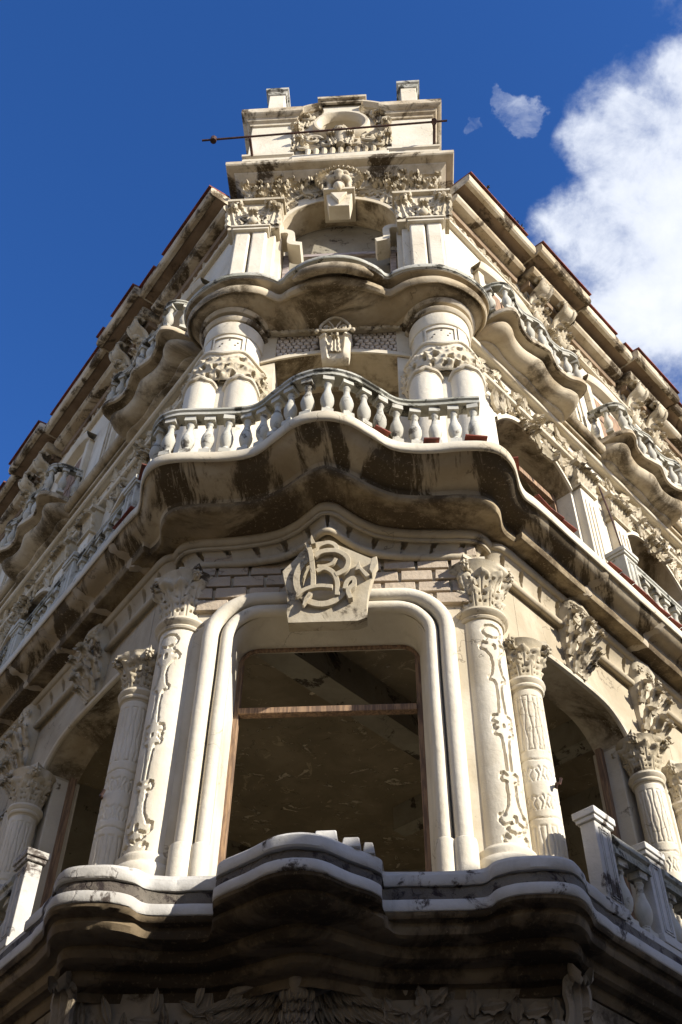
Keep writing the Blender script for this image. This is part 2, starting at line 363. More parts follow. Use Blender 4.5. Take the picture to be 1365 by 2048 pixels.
# ================================================================== THE CORNER BUILDING
B = empty('corner_building'); tag(B, 'ornate cream stucco corner building with carved balconies rising to a tower against the blue sky', 'building')
SIDES = {'R': dict(bays=[3.2, 6.9, 10.6, 14.3], per=3.7, off=1.36), 'L': dict(bays=[3.48, 8.33, 13.18], per=4.85, off=1.63)}
SMAX = 16.2

def symcr(front, n=6): return cr([(-x, y) for x, y in front[:0:-1]] + list(front), n)
def corner_path(front, s_start, c, step=.35):
    """front: list of (x,y) for the right half starting at x=0; then a straight run along the street front"""
    p = symcr(front); tail = []; s_ = s_start
    while s_ < SMAX: tail.append(np.array(FRr(s_, c, 0)[:2])); s_ += step
    return [np.array([-q[0], q[1]]) for q in tail][::-1] + p + tail
def loft(outer, inner, prof):
    n = min(len(outer), len(inner)); return [[(*(inner[i] * (1 - w_) + outer[i] * w_), z) for w_, z in prof] for i in range(n)]

# ---- lowest wall with carved panels
low = G()
rows = []
for side in (-1, 1):
    pass
def wall_path(xc, y0, c, s0):
    return [np.array([0, y0]), np.array([xc, y0])] + [np.array(FRr(s0, c, 0)[:2]), np.array(FRr(SMAX, c, 0)[:2])]
wp = [(-x, y) for x, y in [FRr(SMAX, 1.78, 0)[:2]]] + [(-2.32, -.1), (2.32, -.1)] + [FRr(SMAX, 1.78, 0)[:2]]
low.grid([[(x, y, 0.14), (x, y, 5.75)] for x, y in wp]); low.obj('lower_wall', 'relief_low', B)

# ---- balcony slab over the first storey (bottom of the picture)
out1 = [(0, -1.59), (.20, -1.53), (.40, -1.33), (.58, -1.17), (.665, -1.03), (.61, -.88), (.66, -.80), (1.0, -.79), (1.45, -.80), (1.60, -.84), (1.68, -.97), (1.86, -1.06), (2.15, -1.08), (2.38, -1.0), (2.51, -.78), (2.585, -.56), (2.72, -.37)]
in1 = [(0, -.42), (.18, -.36), (.36, -.25), (.54, -.16), (.68, -.12), (.80, -.1), (.90, -.1), (1.1, -.1), (1.4, -.1), (1.55, -.1), (1.68, -.1), (1.86, -.1), (2.05, -.12), (2.22, -.16), (2.31, -.12), (2.34, -.02), (2.40, .1)]
def warp(P):
    return [np.array([np.interp(p[0], [-1.3, -.66, 0, .66, 1.3], [-1.36, -.90, -.09, .63, 1.3]) if abs(p[0]) < 1.3 else p[0], p[1]]) for p in P]
po1 = warp(corner_path(out1, 1.6, 2.3)); pi1 = warp(corner_path(in1, 1.6, 1.79))
out1s = [(0, -1.50), (.22, -1.42), (.44, -1.22), (.62, -1.02), (.74, -.90), (.84, -.84), (.94, -.81), (1.1, -.79), (1.40, -.80), (1.56, -.85), (1.68, -.95), (1.86, -1.05), (2.15, -1.07), (2.38, -.99), (2.51, -.78), (2.585, -.56), (2.72, -.37)]
po1s = warp(corner_path(out1s, 1.6, 2.3))
def loft_blend(prof):
    rows = []
    for i in range(len(po1)):
        row = []
        for w_, z in prof:
            k = max(0, min(1, (w_ - .70) / .22)); k = k * k * (3 - 2 * k); o_ = po1s[i] * (1 - k) + po1[i] * k; row.append((*(pi1[i] * (1 - w_) + o_ * w_), z))
        rows.append(row)
    return rows
g = G(); g.grid(loft_blend([(0, 5.66), (0, 5.75), (.05, 5.77), (.12, 5.765), (.18, 5.80), (.20, 5.85), (.19, 5.88), (.28, 5.89), (.40, 5.87), (.48, 5.89), (.52, 5.94), (.51, 5.99), (.60, 6.0), (.72, 5.99), (.80, 6.01), (.84, 6.06), (.83, 6.11), (.88, 6.125), (.94, 6.12), (.975, 6.14), (.985, 6.17)]))
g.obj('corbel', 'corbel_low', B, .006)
g = G(); g.grid(loft(po1, pi1, [(.985, 6.17), (1.0, 6.175), (1.01, 6.19), (1.012, 6.255), (1.0, 6.28), (.97, 6.29), (.92, 6.295)])); g.obj('fascia', 'curb', B, .005)
g = G(); g.grid(loft(po1, pi1, [(.93, 6.292), (.905, 6.31), (.90, 6.40), (.89, 6.43), (.4, 6.44), (-.6, 6.44)])); g.obj('broken_edge', 'crust', B, .022)
# the curb on top, front only
nf = 16 * 6
mid = len(po1) // 2; a, b = mid - nf - 2, mid + nf + 3
g = G(); g.grid(loft(po1[a:b], pi1[a:b], [(.55, 6.44), (.925, 6.44), (.94, 6.455), (.945, 6.51), (.94, 6.545), (.90, 6.56), (.88, 6.60), (.80, 6.615), (.50, 6.62), (.48, 6.42)]))
o = G.obj(g, 'curb', 'curb', B, .008)
# two street-side plinths under the balustrades
for sd in 'RL':
    g = G(); g.box(FR[sd], 1.9, SMAX, 1.95, 2.22, 6.44, 6.52); g.obj('plinth', 'curb', B, .004, bevel=.01)
# stumps of removed balusters
for x, y, wd in ((.13, -1.24, .115), (.36, -1.12, .095), (.52, -1.0, .06)):
    g = G(); g.box(FF, x - wd, x + wd, -y - .11, -y + .07, 6.60, 6.60 + .10 + .04 * random.random(), .02); g.obj('baluster_stump', 'curb', B, .01, bevel=.012)
# floor plates and ceilings
def plate(z0, z1, mat, c=1.2, y=.25, name='floor_slab'):
    X, Y = FRr(SMAX, c, 0)[:2]; x0, y0 = FRr(1.3, c, 0)[:2]
    g = G(); g.prism([(-X, Y), (-x0, y0), (-1.5, y), (1.5, y), (x0, y0), (X, Y)], lambda u, v, d: (u, v, d), z0, z1); return g.obj(name, mat, B)
plate(6.25, 6.45, 'plaster'); plate(11.55, 12.2, 'ceiling', 1.2, .3, 'ceiling'); plate(16.75, 17.2, 'ceiling', 1.2, .3, 'ceiling'); plate(22.3, 22.5, 'plaster', 1.3, .5, 'flat_roof')
g = G(); X, Y = FRr(SMAX, 1.3, 0)[:2]
g.grid([[(-X, Y, 0), (-X, Y, 22.4)], [(X, Y, 0), (X, Y, 22.4)]]); g.obj('rear_wall', 'plaster', B)
# inner partition walls (dark rooms behind the openings)
g = G()
for z0, z1 in ((6.5, 11.55), (12.3, 16.75), (17.3, 22.3)):
    g.box(FF, -6.5, 6.5, -8.6, -8.4, z0, z1)
    for sg in ('R', 'L'): g.box(FR[sg], 7.0, 7.15, -4, .9, z0, z1)
g.obj('partition_wall', 'plaster', B)
# ceiling beams of the first room, parallel to the right street front and across it
g = G()
for c0 in (-1.72, ): g.box(FRr, 0.3, 7.0, c0, c0 + .42, 10.98, 11.55)
g.obj('ceiling_beam', 'plaster', B, .01)
g = G(); g.box(FRr, 5.2, 5.5, -3.5, 1.1, 11.1, 11.55); g.obj('ceiling_beam', 'plaster', B, .01)

# ---- tower front, first storey: wall with the rounded window opening
def round_rect(hw, z0, z1, r, n=10, drop=0):
    """left-bottom up, over, right-bottom down"""
    P = [(-hw, z0)] + [(-hw, z0 + (z1 - r - z0) * k / 6) for k in range(1, 6)]
    P += [(-hw + r - r * math.cos(a), z1 - r + r * math.sin(a)) for a in [PI / 2 * k / n for k in range(n + 1)]]
    P += [(-hw + r + (2 * hw - 2 * r) * k / 8, z1) for k in range(1, 8)]
    P += [(hw - r + r * math.sin(a), z1 - r + r * math.cos(a)) for a in [PI / 2 * k / n for k in range(n + 1)]]
    P += [(hw, z0 + (z1 - r - z0) * k / 6) for k in range(5, -1, -1)]; return P
ti = round_rect(1.20, 6.62, 10.53, .42); tf = [(x - .03, z) for x, z in round_rect(1.16, 6.62, 10.42, .24)]
wo = []
for (x, z) in ti:
    if z < 10.0: wo.append((math.copysign(2.05, x), z))
    else:
        k = max(abs(x) / 1.2, .001); wo.append((max(-2.05, min(2.05, x * 1.7)), 11.4 if abs(x) < 1.05 else z + (11.4 - z) * max(0, (z - 10.0) / .66)))
g = G(); g.grid([[(x, .03, z), (x2, .03, z2)] for (x, z), (x2, z2) in zip(ti, wo)]); g.obj('front_wall', 'trim', B)
for sx in (-1, 1):
    g = G(); g.prism([(sx * 1.5, .0601), (sx * 2.05, .0601), FRr(1.45, 1.2, 0)[:2] if sx > 0 else FLl(1.45, 1.2, 0)[:2], (sx * 1.5, .7)], lambda u, v, d: (u, v, d), 6.44, 11.5); g.obj('corner_pier', 'stucco', B)
# reveal from the moulding back to the frame
g = G(); g.grid([[(x, .032, z), (x * .985, .10, z - .01), (x3, .42, z3), (x3, .62, z3), (x3 * 1.0, .63, z3)] for (x, z), (x3, z3) in zip(ti, tf)]); g.obj('window_reveal', 'stucco', B, .004)
SUR = empty('window_surround', parent=B)
def rr_tube(hw, z1, r, y, rad, name, mat='stucco'):
    P = [(x, y, z) for x, z in round_rect(hw, 6.62, z1, r, 12)]
    g = G(); g.tube(P, rad, 14, ref=(0, 1, 0)); return g.obj(name, mat, SUR, .007)
rr_tube(1.47, 10.74, .60, -.06, .100, 'outer_moulding'); rr_tube(1.27, 10.57, .45, -.035, .080, 'inner_moulding')
for sx in (-1, 1):
    for x, r_ in ((1.47, .135), (1.27, .11)):
        g = G(); g.lathe([(r_ * .99, 6.6), (r_, 7.22), (r_ * .95, 7.26), (r_ * .75, 7.28)], sx * x, -.075, 18); g.obj('moulding_foot', 'stucco', SUR, .003)
# wooden frame and transom
WF = empty('window_frame', parent=B)
for sx in (-1, 1):
    g = G(); g.box(FF, sx * 1.135 - .07, sx * 1.135 + .01, -.60, -.50, 6.5, 10.2); g.obj('jamb', 'wood', WF, .003, bevel=.006)
g = G(); g.box(FF, -1.13, 1.07, -.585, -.48, 9.36, 9.45); g.obj('transom', 'wood', WF, .006, bevel=.008)
g = G(); g.tube([(x * .985, .55, z - .02) for x, z in tf[7:-7]], .03, 6, ref=(0, 1, 0)); g.obj('frame_head', 'wood', WF)

# ---- blocks above the window
g = G(); g.box(FF, -1.9, 1.9, -.1, -.045, 10.62, 11.5); g.obj('block_backing', 'mortar_and_shade', B)
bm_cache = {}
def block(x0, x1, z0, z1, c=.0):
    nx = 5; g = G(); rows = []
    dx = .012
    dx = .014 + .005 * random.random(); g.box(FF, x0 + dx, x1 - dx, c - .05, c + .03 + .022 * random.random(), z0 + dx, z1 - dx, .008)
    g.obj('stone_block', 'brick', B, .005, bevel=.008)
for row in range(5):
    z0 = 10.60 + row * .205; off = .0 if row % 2 else .22
    x = -1.95 + off
    while x < 1.9:
        x1 = min(x + .44, 1.95)
        if not (x > -.5 and x1 < .45): block(x, x1, z0, z0 + .205)
        x += .44
# ---- entablature band with teardrop notches
eo = [(0, -.72), (.10, -.69), (.24, -.56), (.42, -.40), (.66, -.26), (1.0, -.18), (1.4, -.14), (1.75, -.13), (1.98, -.07), (2.12, .10), (2.16, .30), (2.10, .46)]
ei = [(0, -.60), (.08, -.57), (.22, -.42), (.40, -.26), (.64, -.14), (1.0, -.07), (1.4, -.04), (1.72, -.03), (1.9, .02), (2.0, .12), (2.02, .28), (1.98, .42)]
def dense(P, step):
    P = [np.array(p) for p in P]; out = [P[0]]; acc = 0
    L = [0]
    for a_, b_ in zip(P[:-1], P[1:]): L.append(L[-1] + np.linalg.norm(b_ - a_))
    n = max(2, int(L[-1] / step)); xs = np.linspace(0, L[-1], n + 1); A = np.array(P)
    return [np.array([np.interp(x, L, A[:, 0]), np.interp(x, L, A[:, 1])]) for x in xs], L[-1]
def notch_band(path_top, path_bot, z0, z1, parent, first, sp, mat='entab', name='notched_band'):
    Pt, L = dense(path_top, .014); n = len(Pt) - 1
    Pb, _ = dense(path_bot, 1e9); A = np.array(path_bot); Lb = [0]
    for a_, b_ in zip(path_bot[:-1], path_bot[1:]): Lb.append(Lb[-1] + math.dist(a_, b_))
    Pb = [np.array([np.interp(Lb[-1] * i / n, Lb, A[:, 0]), np.interp(Lb[-1] * i / n, Lb, A[:, 1])]) for i in range(n + 1)]
    rows = []; nv = 22
    for i in range(n + 1):
        s_ = L * i / n; t = Pt[min(i + 1, n)] - Pt[max(i - 1, 0)]; t /= np.linalg.norm(t) + 1e-9; nn = np.array([t[1], -t[0]])
        k = round((s_ - first) / sp); ds = abs(s_ - first - k * sp); r = []
        for j in range(nv + 1):
            v = j / nv; base = Pb[i] * (1 - v) + Pt[i] * v
            base = base - nn * .05 * math.sin(PI * v)          # cavetto
            wv = .042 * max(0, min(1, (v - .08) / .66)) if v < .80 else .042 * max(0, 1 - ((v - .80) / .12) ** 2) if v < .92 else 0
            d = 0
            if ds < wv: d = min(.11, (wv - ds) * 7 + .04)
            p = base - nn * d; r.append((p[0], p[1], z0 + (z1 - z0) * v))
        rows.append(r)
    g = G(); g.grid(rows); g.obj(name, mat, parent, 0, 50)
ENT = empty('entablature', parent=B)
eo_full = symcr(eo, 8); ei_full = symcr(ei, 8)
Lh = dense(eo_full, 1)[1] / 2
notch_band(eo_full, ei_full, 11.44, 11.70, ENT, Lh, .40)
g = G(); g.tube([(p[0], p[1] - .0, 11.41) for p in ei_full], .05, 10); g.obj('lower_roll', 'entab', ENT, .003)
g = G(); g.tube([(p[0], p[1], 11.735) for p in eo_full], .07, 10); g.obj('upper_roll', 'entab', ENT, .003)
g = G(); g.tube([(p[0], p[1] + .03, 11.655) for p in eo_full], .03, 8); g.obj('upper_fillet', 'entab', ENT, .003)
g = G(); g.grid([[(p[0] * .98, p[1] + .1, 11.3), (p[0] * .98, p[1] + .12, 11.8)] for p in ei_full]); g.obj('band_backing', 'entab', ENT)

# ---- monogram keystone
KS = empty('monogram_keystone', parent=B)
def kz(x, y): return ((x - 660) * .00135, 10.68 - (y - 740) * .00172)
def tilt(u, z, d): return (u - .03, -.30 - d - (z - 10.0) * .17, z)
def ring_poly(cx, cz, rx, rz, outer, fn, d0, d1, n=40):
    g = G(); rows = []
    for k in range(n):
        a_ = 2 * PI * k / n; dx, dz = math.cos(a_), math.sin(a_); t = 1e9
        for i in range(len(outer)):
            p, q_ = outer[i], outer[(i + 1) % len(outer)]; e0, e1 = q_[0] - p[0], q_[1] - p[1]; den = dx * e1 - dz * e0
            if abs(den) < 1e-9: continue
            tt = ((p[0] - cx) * e1 - (p[1] - cz) * e0) / den; uu = ((p[0] - cx) * dz - (p[1] - cz) * dx) / den
            if tt > 0 and 0 <= uu <= 1: t = min(t, tt)
        rows.append([fn(cx + rx * dx, cz + rz * dz, d0), fn(cx + rx * dx, cz + rz * dz, d1), fn(cx + t * dx, cz + t * dz, d1), fn(cx + t * dx, cz + t * dz, d0)])
    g.grid(rows, cu=True); return g
sh = [kz(*p) for p in [(305, 1085), (320, 1000), (318, 830), (262, 650), (380, 545), (440, 470), (560, 400), (700, 385), (780, 430), (900, 480), (1150, 585), (1095, 735), (1070, 810), (1040, 1000), (1055, 1085)]]
ring_poly(*kz(650, 745), .27, .31, sh, tilt, -.14, .03).obj('shield', 'ornament', KS, .003, 35)
g = G(); g.prism([kz(*p) for p in [(1150, 585), (1100, 600), (1075, 700), (1100, 735), (1160, 650)]], tilt, .0, .12); g.prism([kz(*p) for p in [(940, 700), (985, 610), (1000, 665), (1080, 740), (1040, 760), (985, 690)]], tilt, .0, .11)
g.obj('scroll_tip', 'ornament', KS, .003, bevel=.008)
def arc(cx, cy, rx, ry, a0, a1, n=22): return [kz(cx + rx * math.cos(R(a0 + (a1 - a0) * k / n)), cy - ry * math.sin(R(a0 + (a1 - a0) * k / n))) for k in range(n + 1)]
g = G(); g.ribbon(arc(640, 745, 240, 215, 112, 330), .082, tilt, .02, .08); g.ribbon([kz(*p) for p in [(560, 480), (545, 440), (540, 405)]], [.06, .04, .01], tilt, .05, .17)
g.ribbon(cr([kz(*p) for p in [(850, 860), (870, 800), (930, 770), (935, 820), (880, 870), (905, 940)]], 4), .055, tilt, .04, .13); g.obj('letter_c', 'ornament', KS, .002, bevel=.006)
g = G(); g.ribbon(cr([kz(*p) for p in [(555, 520), (600, 455), (700, 430), (770, 470), (760, 540)]], 5), .06, tilt, .03, .085)
g.ribbon(cr([kz(*p) for p in [(560, 560), (640, 520), (780, 520), (880, 590), (860, 680), (760, 730)]], 5), .068, tilt, .05, .11)
g.ribbon(cr([kz(*p) for p in [(590, 640), (660, 640), (730, 620), (770, 575)]], 5), .048, tilt, .04, .09)
g.ribbon(cr([kz(*p) for p in [(585, 690), (660, 665), (740, 705), (780, 790), (780, 900)]], 5), .064, tilt, .045, .105); g.obj('letter_b', 'ornament', KS, .002, bevel=.006)
g = G(); g.ribbon(cr([kz(*p) for p in [(480, 455), (525, 520), (548, 640), (560, 760), (558, 850)]], 5), [.04] * 3 + [.066] * 18, tilt, .08, .14)
g.ribbon(cr([kz(*p) for p in [(405, 925), (450, 880), (520, 850), (620, 835), (740, 845)]], 5), [.02, .035, .045] + [.055] * 18, tilt, .085, .145)
g.ribbon([kz(*p) for p in [(470, 985), (500, 930), (540, 880)]], [.02, .06, .06], tilt, .06, .12); g.obj('letter_l', 'ornament', KS, .002, bevel=.006)

# ---- carved heightfield shafts
def seg_d(U, V, a, b, r0, r1):
    ax, ay = a; bx, by = b; dx, dy = bx - ax, by - ay; L2 = dx * dx + dy * dy + 1e-12
    t = np.clip(((U - ax) * dx + (V - ay) * dy) / L2, 0, 1); return np.hypot(U - ax - t * dx, V - ay - t * dy) - (r0 + (r1 - r0) * t)
def stroke_field(U, V, strokes):
    D = np.full(U.shape, 9.0)
    for path, r_ in strokes:
        for a_, b_ in zip(path[:-1], path[1:]): D = np.minimum(D, seg_d(U, V, a_, b_, r_, r_))
    return D
def long_motif():
    S = []
    half = [([(0, .0), (.09, .02), (.15, .08), (.155, .14), (.12, .15)], .014), ([(.12, .155), (.10, .13)], .022),
            ([(.03, .19), (.08, .20), (.10, .235)], .016), ([(.10, .235), (.10, .235)], .026),
            ([(.03, .19), (0, .16)], .016),
            ([(.045, .30), (.13, .27), (.175, .33), (.17, .40), (.12, .41)], .017), ([(.12, .41), (.12, .40)], .026),
            ([(.11, .42), (.065, .52), (.05, .64), (.06, .72), (.05, .80)], .014), ([(.05, .80), (.10, .81), (.115, .86), (.10, .89)], .015), ([(.10, .90), (.10, .895)], .022),
            ([(.04, .88), (.075, .92)], .014),
            ([(.028, .95), (.032, 1.15), (.045, 1.36)], .013), ([(.045, 1.36), (.06, 1.40), (.115, 1.41), (.13, 1.46), (.085, 1.50)], .016), ([(.08, 1.57), (.135, 1.60), (.12, 1.67), (.07, 1.68)], .016), ([(.115, 1.50), (.12, 1.54)], .02),
            ([(.045, 1.72), (.03, 1.95), (.035, 2.12)], .013), ([(.035, 2.12), (.055, 2.17), (.10, 2.18), (.11, 2.23), (.08, 2.26)], .016),
            ([(.07, 2.28), (.045, 2.42), (.06, 2.54), (.12, 2.63)], .014), ([(.12, 2.63), (.17, 2.66), (.18, 2.72), (.14, 2.76)], .017), ([(.13, 2.76), (.10, 2.74)], .022),
            ([(.10, 2.80), (.075, 2.85), (.12, 2.90), (.135, 2.96), (.09, 3.02), (0, 3.04)], .016), ([(.07, 2.86), (.02, 2.84)], .018)]
    for p, r_ in half: S.append((p, r_)); S.append(([(-x, y) for x, y in p], r_))
    S.append(([(0, .33), (0, .37)], .028)); S.append(([(0, 2.68), (0, 2.72)], .026)); S.append(([(0, 1.52), (0, 1.55)], .014)); return S
def carved_shaft(cx, cy, z0, z1, r0, r1, face, strokes, v0, depth, step, mat, parent, name, seg_back=24):
    """cylinder whose front half carries a sunk pattern; `face` = direction (radians) the pattern looks to"""
    nz = int((z1 - z0) / step); na = int(PI * 1.25 * r0 / step)
    A = np.linspace(-PI * .62, PI * .62, na); Z = np.linspace(z0, z1, nz); AA, ZZ = np.meshgrid(A, Z, indexing='ij')
    rad = r0 + (r1 - r0) * (ZZ - z0) / (z1 - z0); U = AA * rad; V = ZZ - v0
    D = stroke_field(U, V, strokes); dep = depth * np.clip(.5 - D / (step * 1.2), 0, 1); Rr = rad - dep
    P = np.stack([cx + Rr * np.cos(AA + face), cy + Rr * np.sin(AA + face), ZZ], -1)
    g = G(); g.grid(P)
    B2 = np.linspace(PI * .62, 2 * PI - PI * .62, seg_back); BB, ZB = np.meshgrid(B2, Z[[0, -1]], indexing='ij'); rb = r0 + (r1 - r0) * (ZB - z0) / (z1 - z0)
    g.grid(np.stack([cx + rb * np.cos(BB + face), cy + rb * np.sin(BB + face), ZB], -1))
    me = bpy.data.meshes.new(name); me.from_pydata(g.v, [], g.f); me.shade_smooth(); me.set_sharp_from_angle(angle=R(40)); me.materials.append(MT[mat])
    o = bpy.data.objects.new(name, me); C.objects.link(o); o.parent = parent; return o
def capital(cx, cy, z0, z1, r, ab, face, parent, rows=2, mat='ornament', nleaf=8):
    nleaf = int(nleaf * 1.35)
    """bell, two rows of acanthus leaves, corner volutes, concave abacus with flowers"""
    h = z1 - z0; g = G(); st_ = .011 if r > .25 else .015
    nu, nv = int(2 * PI * r * 1.3 / st_), int(h * .92 / st_); UU, VV = np.meshgrid(np.linspace(0, 2 * PI, nu), np.linspace(0, 1, nv), indexing='ij')
    bell = r * (.98 + .10 * VV + .52 * VV ** 3.2); rm = r * 1.2; rc_ = random.Random(int(cx * 1000) + 7); bump = np.zeros_like(UU); hole = np.full(UU.shape, 9.0)
    nl = nleaf
    for row, (v0, v1, q_) in enumerate(((.02, .46, 0), (.30, .80, .5))):          # upright leaves: ridge, folded-over tip, deep slots between
        for k in range(nl):
            a0 = face + 2 * PI * (k + q_) / nl; du = ((UU - a0 + PI) % (2 * PI) - PI) * rm; t = np.clip((VV - v0) / (v1 - v0), 0, 1); inside = (VV >= v0) & (VV <= v1)
            hw_ = PI * rm / nl * (.80 + .22 * np.abs(np.sin(t * PI * 2.6 + .4))) * np.sqrt(np.clip(1 - np.clip((t - .78) / .22, 0, 1) ** 2, 0, 1)); q = np.clip(1 - np.abs(du) / (hw_ + 1e-6), 0, 1)
            lf_ = np.where(inside, (.22 + .9 * t ** 2.5) * np.sqrt(q) * r * .30 - .25 * r * .30 * np.exp(-(du / (.010 + 0 * du)) ** 2) * (t < .8), 0); bump = np.maximum(bump, lf_)
            for q2 in (-1, 1):
                for vv in (.35, .68): hole = np.minimum(hole, np.hypot(du - q2 * PI * rm / nl * .62, (VV - v0 - (v1 - v0) * vv) * h) - rc_.uniform(.012, .020) * r / .26)
    for k in range(30):
        a0 = rc_.uniform(0, 2 * PI); v0 = rc_.uniform(.55, .95); du = ((UU - a0 + PI) % (2 * PI) - PI) * rm; dv = (VV - v0) * h; bump += r * .17 * np.exp(-(du * du + dv * dv) / (2 * (.075 * r / .6) ** 2 * 1.2))
    RR = bell + np.clip(bump, 0, .42 * r) - .22 * r * np.clip(.5 - hole / .02, 0, 1)
    g.grid(np.stack([cx + RR * np.cos(UU), cy + RR * np.sin(UU), z0 + h * .92 * VV], -1))
    for i in range(4):                                           # corner volutes and flowers
        a = face + PI / 4 + i * PI / 2; d = Vector((math.cos(a), math.sin(a), 0)); e = d.cross(Vector((0, 0, 1)))
        cpt = Vector((cx, cy, z0 + .80 * h)) + d * (ab * 1.18)
        for t_ in (-1, 1):
            pts = [Vector((cx, cy, z0 + .45 * h)) + d * r * 1.1 + e * t_ * r * .3, cpt - d * .06 + e * t_ * .03 + Vector((0, 0, .06))]
            pts += [cpt + d * .055 * math.cos(x) + e * t_ * .02 + Vector((0, 0, .055 * math.sin(x))) for x in (1.2, .4, -.5, -1.4, -2.3, -3.2, -4.2)]
            g.tube(pts, [.028] * 3 + [.026] * 6, 6)
        M = basis(cpt + d * .05, Vector((0, 0, 1)), d + Vector((0, 0, -.2)), .10, .10, .12); g.inst(FLOWER, M)
        a2 = face + i * PI / 2; d2 = Vector((math.cos(a2), math.sin(a2), 0))
        M = basis(Vector((cx, cy, z0 + .86 * h)) + d2 * ab * .86, Vector((0, 0, 1)), d2, .12, .12, .14); g.inst(FLOWER, M)
    pl = []
    for i in range(4):
        for k in range(9):
            t = k / 9; a = face - PI / 4 + i * PI / 2; p0 = Vector((math.cos(a), math.sin(a))) * ab * 1.36; a1 = a + PI / 2; p1 = Vector((math.cos(a1), math.sin(a1))) * ab * 1.36
            p = p0.lerp(p1, t); p *= 1 - .16 * math.sin(PI * t) ; pl.append((cx + p.x, cy + p.y))
    c_ = Vector((cx, cy))
    def ab_fn(sc_): return lambda u, v, d: ((u - cx) * sc_ + cx, (v - cy) * sc_ + cy, d)
    g.prism(pl, ab_fn(.93), z1 - .13 * h, z1 - .06 * h); g.prism(pl, ab_fn(1.0), z1 - .06 * h, z1 + .015)
    return g.obj('capital', mat, parent, .003, 50)
CB = []
for sx in (-1, 1):
    col = empty('column', (0, 0, 0), B)
    face = -PI / 2 + (R(26) if sx > 0 else R(-22)); cx, cy = sx * 1.90, .22
    carved_shaft(cx, cy, 6.95, 10.38, .285, .275, face, long_motif(), 7.18, .035, .0085, 'stucco', col, 'shaft')
    g = G(); g.lathe([(.34, 6.5), (.35, 6.95), (.36, 7.0), (.365, 7.05), (.35, 7.10), (.325, 7.12), (.325, 7.14), (.335, 7.17), (.33, 7.2), (.30, 7.22), (.285, 7.25), (.27, 7.25)], cx, cy, 40); g.obj('base', 'stucco', col, .003)
    g = G(); g.lathe([(.27, 10.30), (.30, 10.31), (.315, 10.335), (.30, 10.36), (.31, 10.375), (.345, 10.39), (.362, 10.42), (.355, 10.455), (.32, 10.48), (.27, 10.485)], cx, cy, 40); g.obj('neck_ring', 'trim', col, .003)
    capital(cx, cy, 10.48, 11.26, .275, .36, face + 0, col, nleaf=8)

# ---- street fronts, first storey (columns, flattened arches, consoles)
def small_strokes():
    S = []
    def rect(u0, u1, v0, v1, r_=.0075):
        pts = [(u0, v0), (u0 + .015, v0 + .12), (u0 - .006, v0 + (v1 - v0) * .4), (u0 + .018, v0 + (v1 - v0) * .7), (u0, v1), (u1, v1), (u1 - .015, v1 - (v1 - v0) * .3), (u1 + .008, v0 + (v1 - v0) * .4), (u1 - .01, v0 + .1), (u1, v0), (u0, v0)]
        S.append((pts, r_))
    for u in (-.24, -.12, .0, .12, .24):
        rect(u - .034, u + .034, .08, .88); rect(u - .034, u + .034, 1.85, 2.60)
    for v in (0.98, 1.72): S.append(([(u, v + .012 * math.sin(u * 20)) for u in np.linspace(-.34, .34, 20)], .009))
    S.append(([(u, 2.70) for u in (-.34, .34)], .009))
    for v0 in (1.06, 1.42, 2.74):
        for u in (-.22, -.05, .12, .29):
            S.append(([(u - .065, v0 + .02), (u - .04, v0 + .10), (u - .075, v0 + .17), (u - .03, v0 + .2), (u, v0 + .1), (u + .03, v0 + .2), (u + .075, v0 + .17), (u + .04, v0 + .10), (u + .065, v0 + .02)], .0085))
            S.append(([(u - .025, v0 + .03), (u, v0 + .08), (u + .025, v0 + .03)], .01))
    return S
def small_column(fr, sd, s_, parent, near):
    cx, cy, _ = fr(s_, 1.56, 0); face = -PI / 2 + (R(22) if sd == 'R' else R(-22))
    st = small_strokes() if near else []
    if near: carved_shaft(cx, cy, 6.6, 9.48, .205, .19, face, st, 6.72, .014, .011 if near > 1 else .013, 'stucco', parent, 'shaft')
    else:
        g = G(); g.lathe([(.205, 6.5), (.19, 9.48)], cx, cy, 20); g.obj('shaft', 'stucco', parent)
    g = G(); g.lathe([(.19, 9.44), (.215, 9.45), (.225, 9.47), (.215, 9.5), (.235, 9.52), (.25, 9.55), (.24, 9.585), (.19, 9.59)], cx, cy, 28); g.obj('neck_ring', 'trim', parent, .002)
    capital(cx, cy, 9.58, 10.16, .20, .265, face, parent, nleaf=7)
def arch_fn(t): return 10.20 + .38 * (1 - abs(t) ** 4.5)
def arch_head(fr, s0, s1, fn, ztop, c0, c1, mat, name, parent, n=28, mat2=None):
    g = G(); rows = []
    for i in range(n + 1):
        t = -1 + 2 * i / n; s_ = s0 + (s1 - s0) * i / n; z = fn(t); rows.append([fr(s_, c1, ztop), fr(s_, c1, z), fr(s_, c0, z), fr(s_, c0, ztop)])
    g.grid(rows); return g.obj(name, mat, parent)
def leaf_spray(g, fr, c, items, vf=OAK, depth=1.0):
    """items: (s, z, angle_deg, length) leaves lying on a wall"""
    u, n = axes(fr)
    for s_, z, a, L in items:
        al = u * math.cos(R(a)) + Vector((0, 0, 1)) * math.sin(R(a)); o_ = Vector(fr(s_, c, z)); g.inst(vf, basis(o_, al + n * .12, n, L, L, L * depth))
